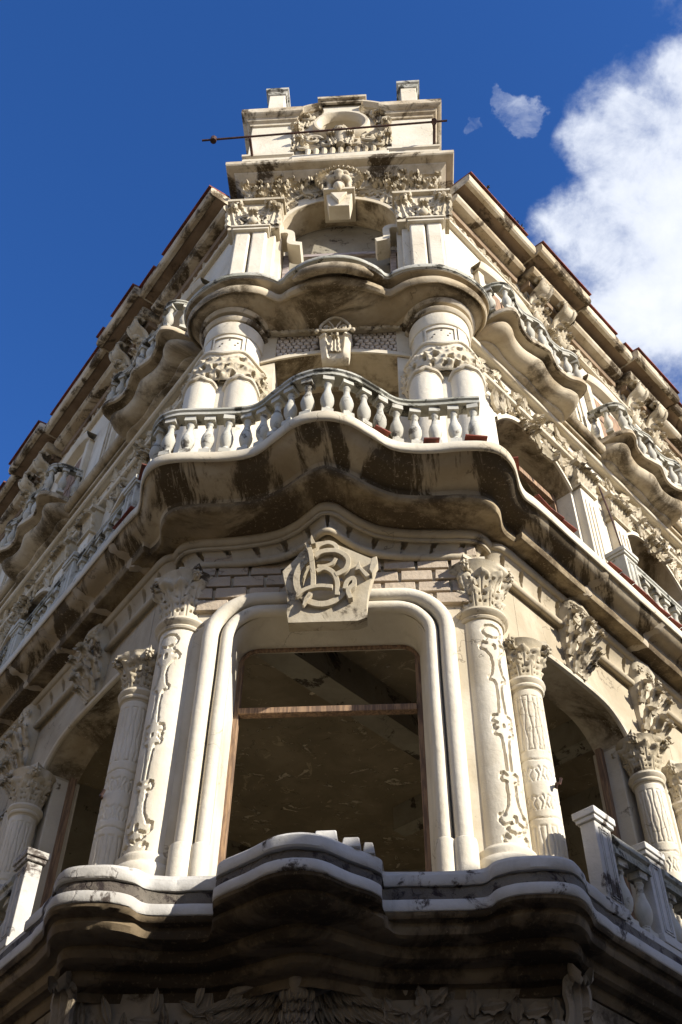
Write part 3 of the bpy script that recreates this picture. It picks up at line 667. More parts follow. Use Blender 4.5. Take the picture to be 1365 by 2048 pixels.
def console(fr, s_, z0, z1, w_, d, c, parent, mat='ornament'):
    g = G(); h = z1 - z0; pr = [(0, z0), (.06 * d / .25, z0 + .02), (.3 * d, z0 + .16 * h), (.45 * d, z0 + .4 * h), (.75 * d, z0 + .65 * h), (1.0 * d, z0 + .82 * h), (1.0 * d, z0 + .93 * h), (1.12 * d, z0 + .95 * h), (1.12 * d, z1), (0, z1)]
    for k in range(5):
        pass
    rows = []
    for t, q in ((-1, .0), (-.97, .7), (-.8, .92), (-.45, 1.0), (0, 1.06), (.45, 1.0), (.8, .92), (.97, .7), (1, .0)):
        rows.append([fr(s_ + t * w_ / 2 * (.55 + .45 * ((z - z0) / h) ** .7), c + cc * q, z) for cc, z in pr])
    g.grid(rows)
    u, n = axes(fr); up = Vector((0, 0, 1))
    for k, (ds, zf, L, a) in enumerate(((0, .12, .42, 90), (-.3, .2, .34, 110), (.3, .2, .34, 70), (0, .45, .40, 90), (-.35, .5, .34, 118), (.35, .5, .34, 62), (-.1, .02, .3, 120), (.1, .02, .3, 60))):
        al = u * math.cos(R(a)) + up * math.sin(R(a)); cc = c + d * (.2 + zf * .85); g.inst(ACAN, basis(Vector(fr(s_ + ds * w_, cc, z0 + zf * h)), al + n * .5, n, L * .8, L, L))
    for t_ in (-.42, 0, .42): g.inst(FLOWER, basis(Vector(fr(s_ + t_ * w_, c + d * 1.1, z0 + .86 * h)), up, n, .1, .1, .12))
    for sg in (-1, 1): g.tube(curlpath(lambda a_, b_, z_: fr(a_, c + d * 1.02, z_), s_ + sg * w_ * .3, z0 + .70 * h, .10, 1.4, hand=sg), .022, 6)
    return g.obj('console', mat, parent, .004, 45)
for sd in 'RL':
    fr = FR[sd]; q = SIDES[sd]; per, off = q['per'], q['off']
    for bi, sc_ in enumerate(q['bays']):
        near = 2 if bi == 0 else (1 if bi == 1 else 0)
        for sg in (-1, 1):
            col = empty('column', parent=B); small_column(fr, sd, sc_ + sg * off, col, near if not (bi == 1 and sg > 0) else 0)
            if bi == 0 and sg < 0:
                hx = Vector(fr(sc_ - off - .02, 1.80, 8.12)); g = G(); g.tube([hx + Vector((0, .1, 0)), hx, hx + Vector((.03, -.05, -.03)), hx + Vector((.05, -.06, .03))], .018, 6); g.obj('rusty_hook', 'rust', col)
        hw = off - .14
        ah = arch_head(fr, sc_ - hw, sc_ + hw, arch_fn, 11.36, .95, 1.5, 'entab', 'arch_head', B)
        g = G(); g.tube([fr(sc_ - hw + 2 * hw * i / 30, 1.5, arch_fn(-1 + 2 * i / 30)) for i in range(31)], .045, 8); g.obj('arch_roll', 'trim', ah, .002)
        g = G(); g.grid([[fr(sc_ - hw + 2 * hw * i / 30, 1.49, arch_fn(-1 + 2 * i / 30) - .006), fr(sc_ - hw + 2 * hw * i / 30, .95, arch_fn(-1 + 2 * i / 30) - .006)] for i in range(31)]); g.obj('arch_soffit', 'corbel_top', ah, .003)
        # returns above the capitals
        for sg in (-1, 1):
            s0, s1 = sorted((sc_ + sg * hw, sc_ + sg * (per / 2 - .02) if bi or sg > 0 else sc_ + sg * (off + .28)))
            g = G(); g.box(fr, s0, s1, .95, 1.497, 10.16, 11.36); g.obj('pier_head', 'entab', B)
            s0, s1 = sorted((sc_ + sg * (off + .17), sc_ + sg * (per / 2 - .02) if bi or sg > 0 else sc_ + sg * (off + .3)))
            if s1 - s0 > .08:
                g = G(); g.box(fr, s0, s1, .95, 1.45, 6.44, 10.16); g.obj('pier', 'stucco', B)
                nfl = max(1, int((s1 - s0) / .13))
                for k in range(nfl):
                    a_ = s0 + (s1 - s0) * k / nfl; g = G(); g.tube([fr(a_ + .06, 1.45, 6.5), fr(a_ + .06, 1.45, 10.15)], .045, 8); g.obj('reed', 'stucco', B)
            g = G(); g.box(fr, sc_ + sg * (off - .02) - .12, sc_ + sg * (off - .02) + .12, .9, 1.30, 6.44, 10.2); g.obj('jamb_pier', 'trim', B, .003, bevel=.02)
            g = G(); a_ = sc_ + sg * (hw - .05); g.box(fr, a_ - .04, a_ + .04, 1.0, 1.09, 6.44, 10.2); g.obj('wooden_jamb', 'wood', B, .003)
        console(fr, sc_ + .08, 10.60, 11.72, .62, .26, 1.5, B)
        if sc_ + per / 2 < SMAX: console(fr, sc_ + per / 2, 10.25, 11.72, .6, .22, 1.5, B)
    # notched band, beginning with a rounded end
    s0 = 1.42 if sd == 'R' else 1.42
    pt = [(s0 + .06, 1.30), (s0 + .0, 1.42), (s0 + .03, 1.55), (s0 + .14, 1.64), (s0 + .3, 1.665)]; pt = [tuple(p) for p in cr(pt, 4)] + [(s_, 1.665) for s_ in np.arange(s0 + .5, SMAX, .6)]
    pb = [(s0 + .10, 1.28), (s0 + .06, 1.40), (s0 + .09, 1.50), (s0 + .18, 1.56), (s0 + .3, 1.575)]; pb = [tuple(p) for p in cr(pb, 4)] + [(s_, 1.575) for s_ in np.arange(s0 + .5, SMAX, .6)]
    cv = lambda P: [np.array(fr(a_, b_, 0)[:2]) for a_, b_ in P]
    Pt, Pb = cv(pt), cv(pb)
    if sd == 'L': Pt, Pb = Pt[::-1], Pb[::-1]
    E2 = empty('entablature', parent=B)
    notch_band(Pt, Pb, 11.34, 11.68, E2, .5, .42)
    g = G(); g.tube([(p[0], p[1], 11.32) for p in Pb], .05, 10); g.obj('lower_roll', 'entab', E2, .002)
    g = G(); g.tube([(p[0], p[1], 11.735) for p in Pt], .065, 10); g.obj('upper_roll', 'entab', E2, .002)
    g = G(); g.box(fr, s0 + .12, SMAX, 1.0, 1.54, 11.3, 11.8); g.obj('band_backing', 'entab', E2)

# ---- main balcony slab
out2 = [(0, -1.94), (.32, -1.87), (.62, -1.64), (.86, -1.44), (1.1, -1.36), (1.45, -1.34), (1.8, -1.36), (2.12, -1.33), (2.32, -1.22), (2.46, -1.0), (2.55, -.66), (2.63, -.47), (2.76, -.33)]
in2 = [(0, -.66), (.2, -.5), (.5, -.28), (.75, -.18), (1.0, -.12), (1.4, -.08), (1.7, -.08), (1.9, -.02), (2.02, .08), (2.08, .2), (2.08, .34), (2.16, .42), (2.24, .47)]
po2 = corner_path(out2, 1.66, 2.33); pi2 = corner_path(in2, 1.66, 1.62)
PR2 = [(0, 11.69), (.03, 11.72), (.08, 11.77), (.16, 11.80), (.26, 11.80), (.36, 11.79), (.43, 11.775), (.48, 11.785), (.51, 11.82), (.51, 11.88), (.53, 11.93), (.60, 11.955), (.70, 11.965), (.78, 11.975), (.86, 12.01), (.91, 12.05), (.95, 12.075)]
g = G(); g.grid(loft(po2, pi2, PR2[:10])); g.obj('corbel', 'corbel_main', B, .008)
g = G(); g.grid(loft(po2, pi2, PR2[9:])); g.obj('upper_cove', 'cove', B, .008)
g = G(); g.grid(loft(po2, pi2, [(.95, 12.075), (.965, 12.06), (.985, 12.065), (1.0, 12.085), (1.005, 12.12), (1.005, 12.19), (.995, 12.215), (.97, 12.225), (.965, 12.25), (.94, 12.265), (.6, 12.28), (0, 12.29), (-.8, 12.3)])); g.obj('fascia', 'trim', B, .004)
for sd, first, sp, num in (('R', 3.15, 1.48, 9), ('L', 1.98, 1.12, 12)):      # pale patched joints across the soffit
    fr = FR[sd]
    for k in range(num):
        s_ = first + sp * k; g = G(); rows = []
        for i, (w_, z) in enumerate([(.04, 11.73)] + PR2[2:]):
            c_ = 1.62 + (2.33 - 1.62) * w_; hw = .045 + .05 * abs(math.sin(i * 2.1 + k * 1.7)); sh_ = (1.62 - c_) * -.22
            rows.append([fr(s_ - hw + sh_, c_, z + .004), fr(s_ - hw * .5 + sh_, c_ + .006, z - .016), fr(s_ + hw * .5 + sh_, c_ + .006, z - .016), fr(s_ + hw + sh_, c_, z + .004)])
        g.grid(rows); g.obj('soffit_joint', 'joint', B, .012)
# loose red tiles lying along the balcony edge
def tile_strip(items):
    for (x, y, z, ang, L) in items:
        g = G(); g.add([(-L / 2, -.06, 0), (L / 2, -.06, 0), (L / 2, .06, 0), (-L / 2, .06, 0), (-L / 2, -.06, .02), (L / 2, -.06, .02), (L / 2, .06, .02), (-L / 2, .06, .02)], [(0, 1, 2, 3), (7, 6, 5, 4), (0, 4, 5, 1), (1, 5, 6, 2), (2, 6, 7, 3), (3, 7, 4, 0)])
        o = g.obj('clay_tile', 'tile', B); o.location = (x, y, z); o.rotation_euler = (R(random.uniform(-5, 4)), R(random.uniform(-5, 5)), ang)
ts = []
def near_edge(xq, side):
    best = min(range(len(po2) - 1), key=lambda i_: abs(po2[i_][0] - xq) + (0 if po2[i_][1] < 0 else 9)); p = po2[best] * .975 + pi2[best] * .025; t = po2[best + 1] - po2[best]; return p[0], p[1], math.atan2(t[1], t[0])
for xq in (.74, 1.40, 1.96, 2.5, -2.46):
    x, y, a_ = near_edge(xq, 1); ts.append((x, y, 12.268 + .012 * random.random(), a_ + R(random.uniform(-8, 8)), .2 + .1 * random.random()))
for s_ in list(np.arange(1.75, 2.4, .31)) + list(np.arange(3.5, 6.9, .33)): x, y, _ = FRr(s_, 2.295, 0); ts.append((x, y, 12.285, R(50 + random.uniform(-4, 4)), .31))
for s_ in (1.62, 1.9): x, y, _ = FLl(s_, 2.29, 0); ts.append((x, y, 12.28, R(-50), .26))
tile_strip(ts)

# ---- balusters and rails
def baluster_mesh(h=.76):
    g = G(); pr = [(.050, .07), (.062, .08), (.066, .10), (.052, .12), (.044, .15), (.072, .20), (.090, .27), (.092, .33), (.078, .40), (.055, .47), (.042, .54), (.040, .60), (.052, .615), (.056, .63), (.044, .645), (.048, .68)]
    g.lathe([(r_, z * h / .76) for r_, z in pr], 0, 0, 14)
    for z0, z1, a in ((0, .075, .078), (.675, .76, .078)): g.box(lambda s_, c, z: (s_, c, z), -a, a, -a, a, z0 * h / .76, z1 * h / .76, .004)
    out = []
    for k in range(5):
        g.v = [(x + .3 * (k > 0), y, z) for x, y, z in g.v]; me = g.mesh('baluster', .005, 40)
        me.transform(Matrix.Translation((-.3 * k, 0, 0))); me.materials.append(MT['baluster']); out.append(me)
    return out
BALS = baluster_mesh()
def path_at(P, d):
    acc = 0
    for a_, b_ in zip(P[:-1], P[1:]):
        L = np.linalg.norm(b_ - a_)
        if acc + L >= d: t = (d - acc) / L; return a_ + (b_ - a_) * t, math.atan2(b_[1] - a_[1], b_[0] - a_[0])
        acc += L
    return P[-1], 0
def plen(P): return sum(np.linalg.norm(b_ - a_) for a_, b_ in zip(P[:-1], P[1:]))
def rail(P, z, w_, h, parent, mat='lichen', name='rail', rough=.004):
    rows = []; n = len(P)
    sec = [(-.5, 0), (-.5, .25), (-.42, .33), (-.42, .5), (-.55, .62), (-.55, .85), (-.45, 1), (.45, 1), (.55, .85), (.55, .62), (.42, .5), (.42, .33), (.5, .25), (.5, 0)]
    for i in range(n):
        t = P[min(i + 1, n - 1)] - P[max(i - 1, 0)]; t = t / (np.linalg.norm(t) + 1e-9); nn = np.array([t[1], -t[0]])
        rows.append([(*(P[i] + nn * a_ * w_), z + b_ * h) for a_, b_ in sec])
    g = G(); o_ = len(g.v); g.grid(rows, cv=True); g.f.append(tuple(range(14))); g.f.append(tuple(range((n - 1) * 14, n * 14))[::-1]); return g.obj(name, mat, parent, rough)
def balustrade(P, z0, ztop, parent, sp, start=.12, skip=(), rw=.2, rh=.15, bscale=1.0, hanging=()):
    BA = empty('balustrade', parent=parent); rail(P, ztop - rh, rw, rh, BA)
    L = plen(P); n = int((L - 2 * start) / sp); h = (ztop - rh - z0)
    for k in range(n + 1):
        if k in skip: continue
        p, a_ = path_at(P, start + (L - 2 * start) * k / n)
        M = Matrix.Translation((p[0], p[1], z0)) @ Matrix.Rotation(a_ + R(random.uniform(-7, 7)), 4, 'Z') @ Matrix.Rotation(R(random.uniform(-1.2, 1.2)), 4, 'X') @ Matrix.Rotation(R(random.uniform(-1.2, 1.2)), 4, 'Y') @ Matrix.Diagonal((bscale, bscale, h / .76, 1)); place(random.choice(BALS), 'baluster', M, BA)
    return BA
def smooth_rail(front): return cr(front, 6)
rr_ = [(0, -1.78), (.32, -1.70), (.62, -1.48), (.86, -1.28), (1.1, -1.20), (1.45, -1.19), (1.8, -1.20), (2.08, -1.20)]
rl_ = rr_[:-1] + [(2.1, -1.19), (2.27, -1.10), (2.38, -.92), (2.44, -.68)]
pr_ = cr([(-x, y) for x, y in rl_[:0:-1]] + rr_, 6); pl_ = []
FB = balustrade(pl_ + pr_, 12.30, 13.24, B, .262, .1, skip=(27,) if False else ())
# broken baluster hangs from the rail near its right end
bb = min([o_ for o_ in FB.children if o_.name.startswith('baluster')], key=lambda o_: abs(o_.matrix_local.translation.x - 1.47))
tp_ = bb.matrix_local.translation.copy(); g = G(); g.lathe([(.050, .66), (.056, .63), (.052, .615), (.040, .60), (.042, .55), (.052, .50), (.03, .47), (.0, .455)][::-1], 0, 0, 12); g.box(lambda s_, c, z: (s_, c, z), -.078, .078, -.078, .078, .675, .76, .004)
bb.data = g.mesh('broken_baluster', .004); bb.data.materials.append(MT['baluster']); bb['label'] = 'broken baluster, only its top still hanging from the rail'
# street balustrades on the main slab
def pedestal(fr, s0, s1, c0, c1, z0, z1, parent, mat='baluster'):
    PD = empty('pedestal', parent=parent); g = G(); g.box(fr, s0, s1, c0, c1, z0, z1); g.box(fr, s0 - .03, s1 + .03, c0 - .03, c1 + .03, z1, z1 + .05); g.box(fr, s0 - .05, s1 + .05, c0 - .05, c1 + .05, z1 + .05, z1 + .13); g.box(fr, s0 - .03, s1 + .03, c0 - .03, c1 + .03, z0, z0 + .1)
    g.obj('pedestal_block', mat, PD, .003, bevel=.008)
    g = G(); h = z1 - z0 - .2; m_ = (s0 + s1) / 2; w_ = (s1 - s0) * .30
    for d_, t_ in ((0, .012), (.03, .012)):
        for a_, b_, e_, f_ in ((m_ - w_ + d_, m_ - w_ + d_ + t_, z0 + .14 + d_, z1 - .06 - d_), (m_ + w_ - d_ - t_, m_ + w_ - d_, z0 + .14 + d_, z1 - .06 - d_), (m_ - w_ + d_, m_ + w_ - d_, z1 - .06 - d_ - t_, z1 - .06 - d_), (m_ - w_ + d_, m_ + w_ - d_, z0 + .14 + d_, z0 + .14 + d_ + t_)):
            g.box(fr, a_, b_, c1 - .01, c1 + .012, e_, f_)
    g.obj('panel_moulding', mat, PD); return PD
for sd, s0, s1 in (('R', 4.15, 15.8), ('L', 1.78, 15.8)):
    fr = FR[sd]; s_ = s0; k = 0
    while s_ < s1 - 1:
        pedestal(fr, s_, s_ + .32, 1.98, 2.24, 12.3, 13.12, B); e = min(s_ + 2.0, s1)
        P = [np.array(fr(a_, 2.11, 0)[:2]) for a_ in np.linspace(s_ + .32, e, 6)]; balustrade(P, 12.3, 13.22, B, .262, .13, rw=.17); s_ = e
# balustrades on the lowest slab
for sd, s0 in (('R', 1.78), ('L', 2.55)):
    fr = FR[sd]; s_ = s0; first = True
    while s_ < 15:
        pedestal(fr, s_, s_ + .30, 2.02, 2.20, 6.52, 7.50, B, 'curb'); e = s_ + (.98 if first else 2.6); first = False
        P = [np.array(fr(a_, 2.11, 0)[:2]) for a_ in np.linspace(s_ + .30, e, 5)]; balustrade(P, 6.52, 7.46, B, .30, .16, rw=.22, rh=.22); s_ = e

# ---- tower front, second storey
fa = lambda t: 16.06 + .22 * (1 - t * t)
arch_head(FF, -1.25, 1.25, fa, 17.3, -.75, -.06, 'mortar_and_shade', 'arch_head', B)
g = G(); rows = []
for i in range(25):
    t = -1 + i / 12; x = 1.25 * t; rows.append([FF(x, .02, fa(t) - .005), FF(x, .05, fa(t)), FF(x, .05, fa(t) + .09), FF(x, .0, fa(t) + .11), FF(x, -.08, fa(t) + .11)])
g.grid(rows); g.obj('archivolt', 'trim', B, .003)
g = G(); g.grid([[FF(1.25 * (-1 + i / 12), .02, fa(-1 + i / 12) - .005), FF(1.25 * (-1 + i / 12), -.75, fa(-1 + i / 12) - .01)] for i in range(25)]); g.obj('arch_soffit', 'corbel_top', B, .004)
g = G(); g.box(FF, -1.3, 1.3, -.1, .045, 16.93, 17.5); g.obj('frieze_backing', 'corbel_top', B, .004, bevel=.01)
g = G(); g.box(FF, -1.25, 1.25, -.02, .075, 16.90, 16.96); g.obj('fillet', 'ornament', B, .004, bevel=.01)
for x in (-.95, -.66, .62, .95, -.36, .36):
    g = G(); leaf_spray(g, FF, .07, [(x, 16.97 + .04 * random.random(), a_ + random.uniform(-12, 12), .24) for a_ in (90, 15, 165, -50, 230)], OAK)
    g.obj('leaf_carving', 'ornament', B, .004)
for sx in (-1, 1):
    g = G(); g.box(FF, sx * 1.14 - .12, sx * 1.14 + .12, -.6, .0, 12.3, 17.0); g.obj('jamb_wall', 'trim', B, .003)
# crazy-paved spandrel: each stone its own piece
def clip(poly, px_, py_, nx_, ny_):
    out = []; n = len(poly)
    for i in range(n):
        a_, b_ = poly[i], poly[(i + 1) % n]; da = (a_[0] - px_) * nx_ + (a_[1] - py_) * ny_; db = (b_[0] - px_) * nx_ + (b_[1] - py_) * ny_
        if da <= 0: out.append(a_)
        if (da < 0) != (db < 0) and abs(da - db) > 1e-9: t = da / (da - db); out.append((a_[0] + (b_[0] - a_[0]) * t, a_[1] + (b_[1] - a_[1]) * t))
    return out
rs = random.Random(3); seeds = []
for r_ in range(9):
    for k in range(25):
        x = -1.22 + k * .102 + (.05 if r_ % 2 else 0) + rs.uniform(-.022, .022); z = 16.10 + r_ * .098 + rs.uniform(-.022, .022)
        seeds.append((x, z))
for i, (x, z) in enumerate(seeds):
    lo = fa(x / 1.25) + .115
    if z < lo - .02 or z > 16.93 or abs(x) < .30 or abs(x) > 1.22: continue
    poly = [(x - .12, z - .12), (x + .12, z - .12), (x + .12, z + .12), (x - .12, z + .12)]
    for j, (x2, z2) in enumerate(seeds):
        if j != i and abs(x2 - x) < .26 and abs(z2 - z) < .26:
            d = math.hypot(x2 - x, z2 - z); nx_, ny_ = (x2 - x) / d, (z2 - z) / d; poly = clip(poly, x + nx_ * (d / 2 - .009), z + ny_ * (d / 2 - .009), nx_, ny_)
            if len(poly) < 3: break
    poly = clip(poly, 0, 16.90, 0, 1); poly = clip(poly, x, lo, 0, -1) if len(poly) > 2 else poly
    if len(poly) < 3: continue
    g = G(); n = len(poly); cxm = sum(p[0] for p in poly) / n; czm = sum(p[1] for p in poly) / n
    inner = [(cxm + (p[0] - cxm) * .8, czm + (p[1] - czm) * .8) for p in poly]; dd = .006 * rs.random()
    g.add([FF(*(p[0], -.07, p[1])) for p in poly] + [FF(p[0], -.035 + dd, p[1]) for p in poly] + [FF(p[0], -.02 + dd, p[1]) for p in inner], [(a_, (a_ + 1) % n, n + (a_ + 1) % n, n + a_) for a_ in range(n)] + [(n + a_, n + (a_ + 1) % n, 2 * n + (a_ + 1) % n, 2 * n + a_) for a_ in range(n)] + [tuple(range(2 * n, 3 * n))])
    g.obj('stone', 'pebble', B, 0, 60)
# keystone with palmette
K2 = empty('palmette_keystone', parent=B)
g = G(); pr = [(.0, 15.98), (.06, 15.98), (.16, 16.02), (.22, 16.12), (.21, 16.25), (.24, 16.36), (.26, 16.46), (.31, 16.48), (.31, 16.54), (0, 16.56)]
g.grid([[FF(t * (.22 + .06 * (z - 15.98) / .6), cc * q_ - .02, z) for cc, z in pr] for t, q_ in ((-1, 0), (-1, .75), (-.75, .95), (-.6, 1), (-.45, .78), (0, .74), (.45, .78), (.6, 1), (.75, .95), (1, .75), (1, 0))]); g.obj('console_block', 'trim', K2, .003)
g = G(); g.inst(ACAN, basis(Vector(FF(0, .18, 16.12)), (0, -.2, 1), (0, -1, 0), .26, .34, .3))
for sg in (-1, 1): g.ball(FF(sg * .30, .29, 16.56), .045, 8, 6)
g.obj('acanthus_leaf', 'ornament', K2)
pz = lambda x, z, c_=.30: FF(x, c_, 16.56 + (z - 17.0) * .80)
g = G(); pts = [pz(x, z) for x, z in cr([(0, 17.48), (-.10, 17.42), (-.22, 17.22), (-.25, 17.08), (-.20, 16.99), (-.08, 16.985), (0, 17.0), (.08, 16.985), (.20, 16.99), (.25, 17.08), (.22, 17.22), (.10, 17.42), (0, 17.48)], 4)]; g.tube(pts, .026, 8)
for sg in (-1, 1): g.tube(curlpath(FF, sg * .12, 16.64, .075, 1.5, .29, -sg, PI / 2), .020, 6); g.tube([pz(0, 17.0), pz(sg * .05, 17.2), pz(sg * .1, 17.32)], .016, 6)
g.obj('palmette', 'ornament', K2)
# round twin pedestals with leaf crown
for sx in (-1, 1):
    PD = empty('round_pier', parent=B); cx, cy = sx * 1.74, .02
    g = G(); g.lathe([(.46, 12.3), (.46, 15.0), (.48, 15.0), (.48, 16.34), (.50, 16.345), (.51, 16.36), (.515, 16.66), (.49, 16.67), (.49, 16.72)], cx, cy, 48); g.obj('drum', 'stucco', PD, .003)
    for z in (16.76, 16.93):
        k = 0 if z < 16.9 else .055
        g = G(); g.lathe([(.47, z - .07), (.53 + k, z - .065), (.565 + k, z - .03), (.575 + k, z), (.56 + k, z + .035), (.52 + k, z + .06), (.47, z + .07)], cx, cy, 48); g.obj('ring_moulding', 'cornice', PD, .003)
    # little sunk panel with frame and dark beads whose colour stands in for shaded holes
    g = G()
    for a0 in (-.45, .42):
        for t in (0, 1):
            aa = -PI / 2 + sx * .12 + a0 + (0 if t == 0 else 0); g.add([], [])
    def cyl(s_, c, z): a_ = -PI / 2 - sx * .02 + s_ / .49; return (cx + (.482 + c) * math.cos(a_), cy + (.482 + c) * math.sin(a_), z)
    n_ = 8
    for s0, s1, z0, z1 in ((-.24, .24, 16.22, 16.26), (-.26, -.23, 15.85, 16.26), (.23, .26, 15.85, 16.26)):
        g.grid([[cyl(s0 + (s1 - s0) * k / n_, 0, z1), cyl(s0 + (s1 - s0) * k / n_, .025, z1), cyl(s0 + (s1 - s0) * k / n_, .025, z0), cyl(s0 + (s1 - s0) * k / n_, 0, z0)] for k in range(n_ + 1)])
    g.grid([[cyl(-.5 + k * .1, 0.0, 15.8), cyl(-.5 + k * .1, .022, 15.8), cyl(-.5 + k * .1, .022, 16.30), cyl(-.5 + k * .1, 0.0, 16.33)] for k in range(3)]); g.grid([[cyl(.3 + k * .1, 0.0, 15.8), cyl(.3 + k * .1, .022, 15.8), cyl(.3 + k * .1, .022, 16.30), cyl(.3 + k * .1, 0.0, 16.33)] for k in range(3)])
    g.obj('panel_frame', 'stucco', PD)
    g = G()
    for s_, z in ((-.14, 16.02), (-.10, 16.08), (.12, 16.03), (.16, 16.10), (.02, 16.17)):
        g.ball(cyl(s_, -.012, z), .022, 7, 5)
    g.obj('hole_shade_bead', 'mortar_and_shade', PD)
    # pierced band of carved leaves hanging round the pier
    nu, nv = 330, 52; Ua = np.linspace(0, 2 * PI, nu); Va = np.linspace(0, 1, nv); UU, VV = np.meshgrid(Ua, Va, indexing='ij'); hc = .66; rc = .60
    env = .09 * np.sin(PI * np.clip(VV, 0, 1)) ** .6; bump = np.zeros_like(UU); hole = np.full(UU.shape, 9.0); rs4 = random.Random(21 + sx)
    for row, (v0, nn) in enumerate(((.20, 20), (.46, 20), (.74, 22))):
        for k in range(nn):
            a0 = 2 * PI * (k + .5 * (row % 2)) / nn + rs4.uniform(-.05, .05); du = ((UU - a0 + PI) % (2 * PI) - PI) * rc; dv = (VV - v0 - rs4.uniform(-.05, .05)) * hc
            rr_ = .026 + .016 * rs4.random(); an = rs4.uniform(-.9, .9)
            if row < 2 or k % 3 == 0: hole = np.minimum(hole, np.minimum(np.hypot(du, dv) - rr_, np.hypot(du - .05 * math.sin(an), dv + .055 * math.cos(an)) - rr_ * .7))
            for q_ in range(3):
                a1 = rs4.uniform(0, 6.28); bump += .034 * np.exp(-(((du - .07 * math.cos(a1)) ** 2 + (dv - .06 * math.sin(a1)) ** 2) / (2 * .022 ** 2)))
    RR = rc - .03 + env + np.clip(bump, 0, .06) - .13 * np.clip(.5 - hole / .022, 0, 1); ZZ = 14.93 + hc * VV + .05 * np.cos(UU * 6) * VV
    g = G(); g.grid(np.stack([cx + RR * np.cos(UU), cy + RR * np.sin(UU), ZZ], -1)); g.obj('leaf_crown', 'ornament', PD, 0, 50)
    g = G(); P = []
    for k in range(49):
        a_ = 2 * PI * k / 48; P.append((cx + .60 * math.cos(a_), cy + .60 * math.sin(a_), 15.66 + .06 * math.cos(a_ * 6)))
    g.tube(P[:-1], .035, 8, closed=True); g.grid([[(cx + .60 * math.cos(2 * PI * k / 48), cy + .60 * math.sin(2 * PI * k / 48), 15.66 + .06 * math.cos(PI * k / 4)), (cx + .53 * math.cos(2 * PI * k / 48), cy + .53 * math.sin(2 * PI * k / 48), 15.3), ] for k in range(49)]); g.obj('crown_rim', 'trim', PD, .002)
    # twin half-round shafts
    for t in (-.285, .285):
        x0 = cx + t * 1.07; g = G(); rows = []
        for k in range(25):
            a_ = -PI + PI * k / 24 if True else 0; tt = math.cos(a_); top = 14.78 + .15 * (1 - abs(tt) ** 3.0) + .02 * math.cos(tt * 9)
            rows.append([(x0 + .27 * tt, cy - .33 + .27 * math.sin(a_), z) for z in (12.3, top)])
        g.grid(rows); P = [Vector(r_[1]) for r_ in rows]; g.add([tuple(p) for p in P], [tuple(range(len(P)))]); g.box(FF, x0 - .27, x0 + .27, -cy + .0, -cy + .33, 12.3, 14.78)
        g.obj('half_shaft', 'stucco', PD, .002)
        g = G(); g.tube([p + Vector((0, -.012, 0)) for p in P], .038, 8); g.tube([p + Vector((0, .01, -.075)) for p in P], .014, 6); g.obj('ogee_moulding', 'trim', PD, .002)

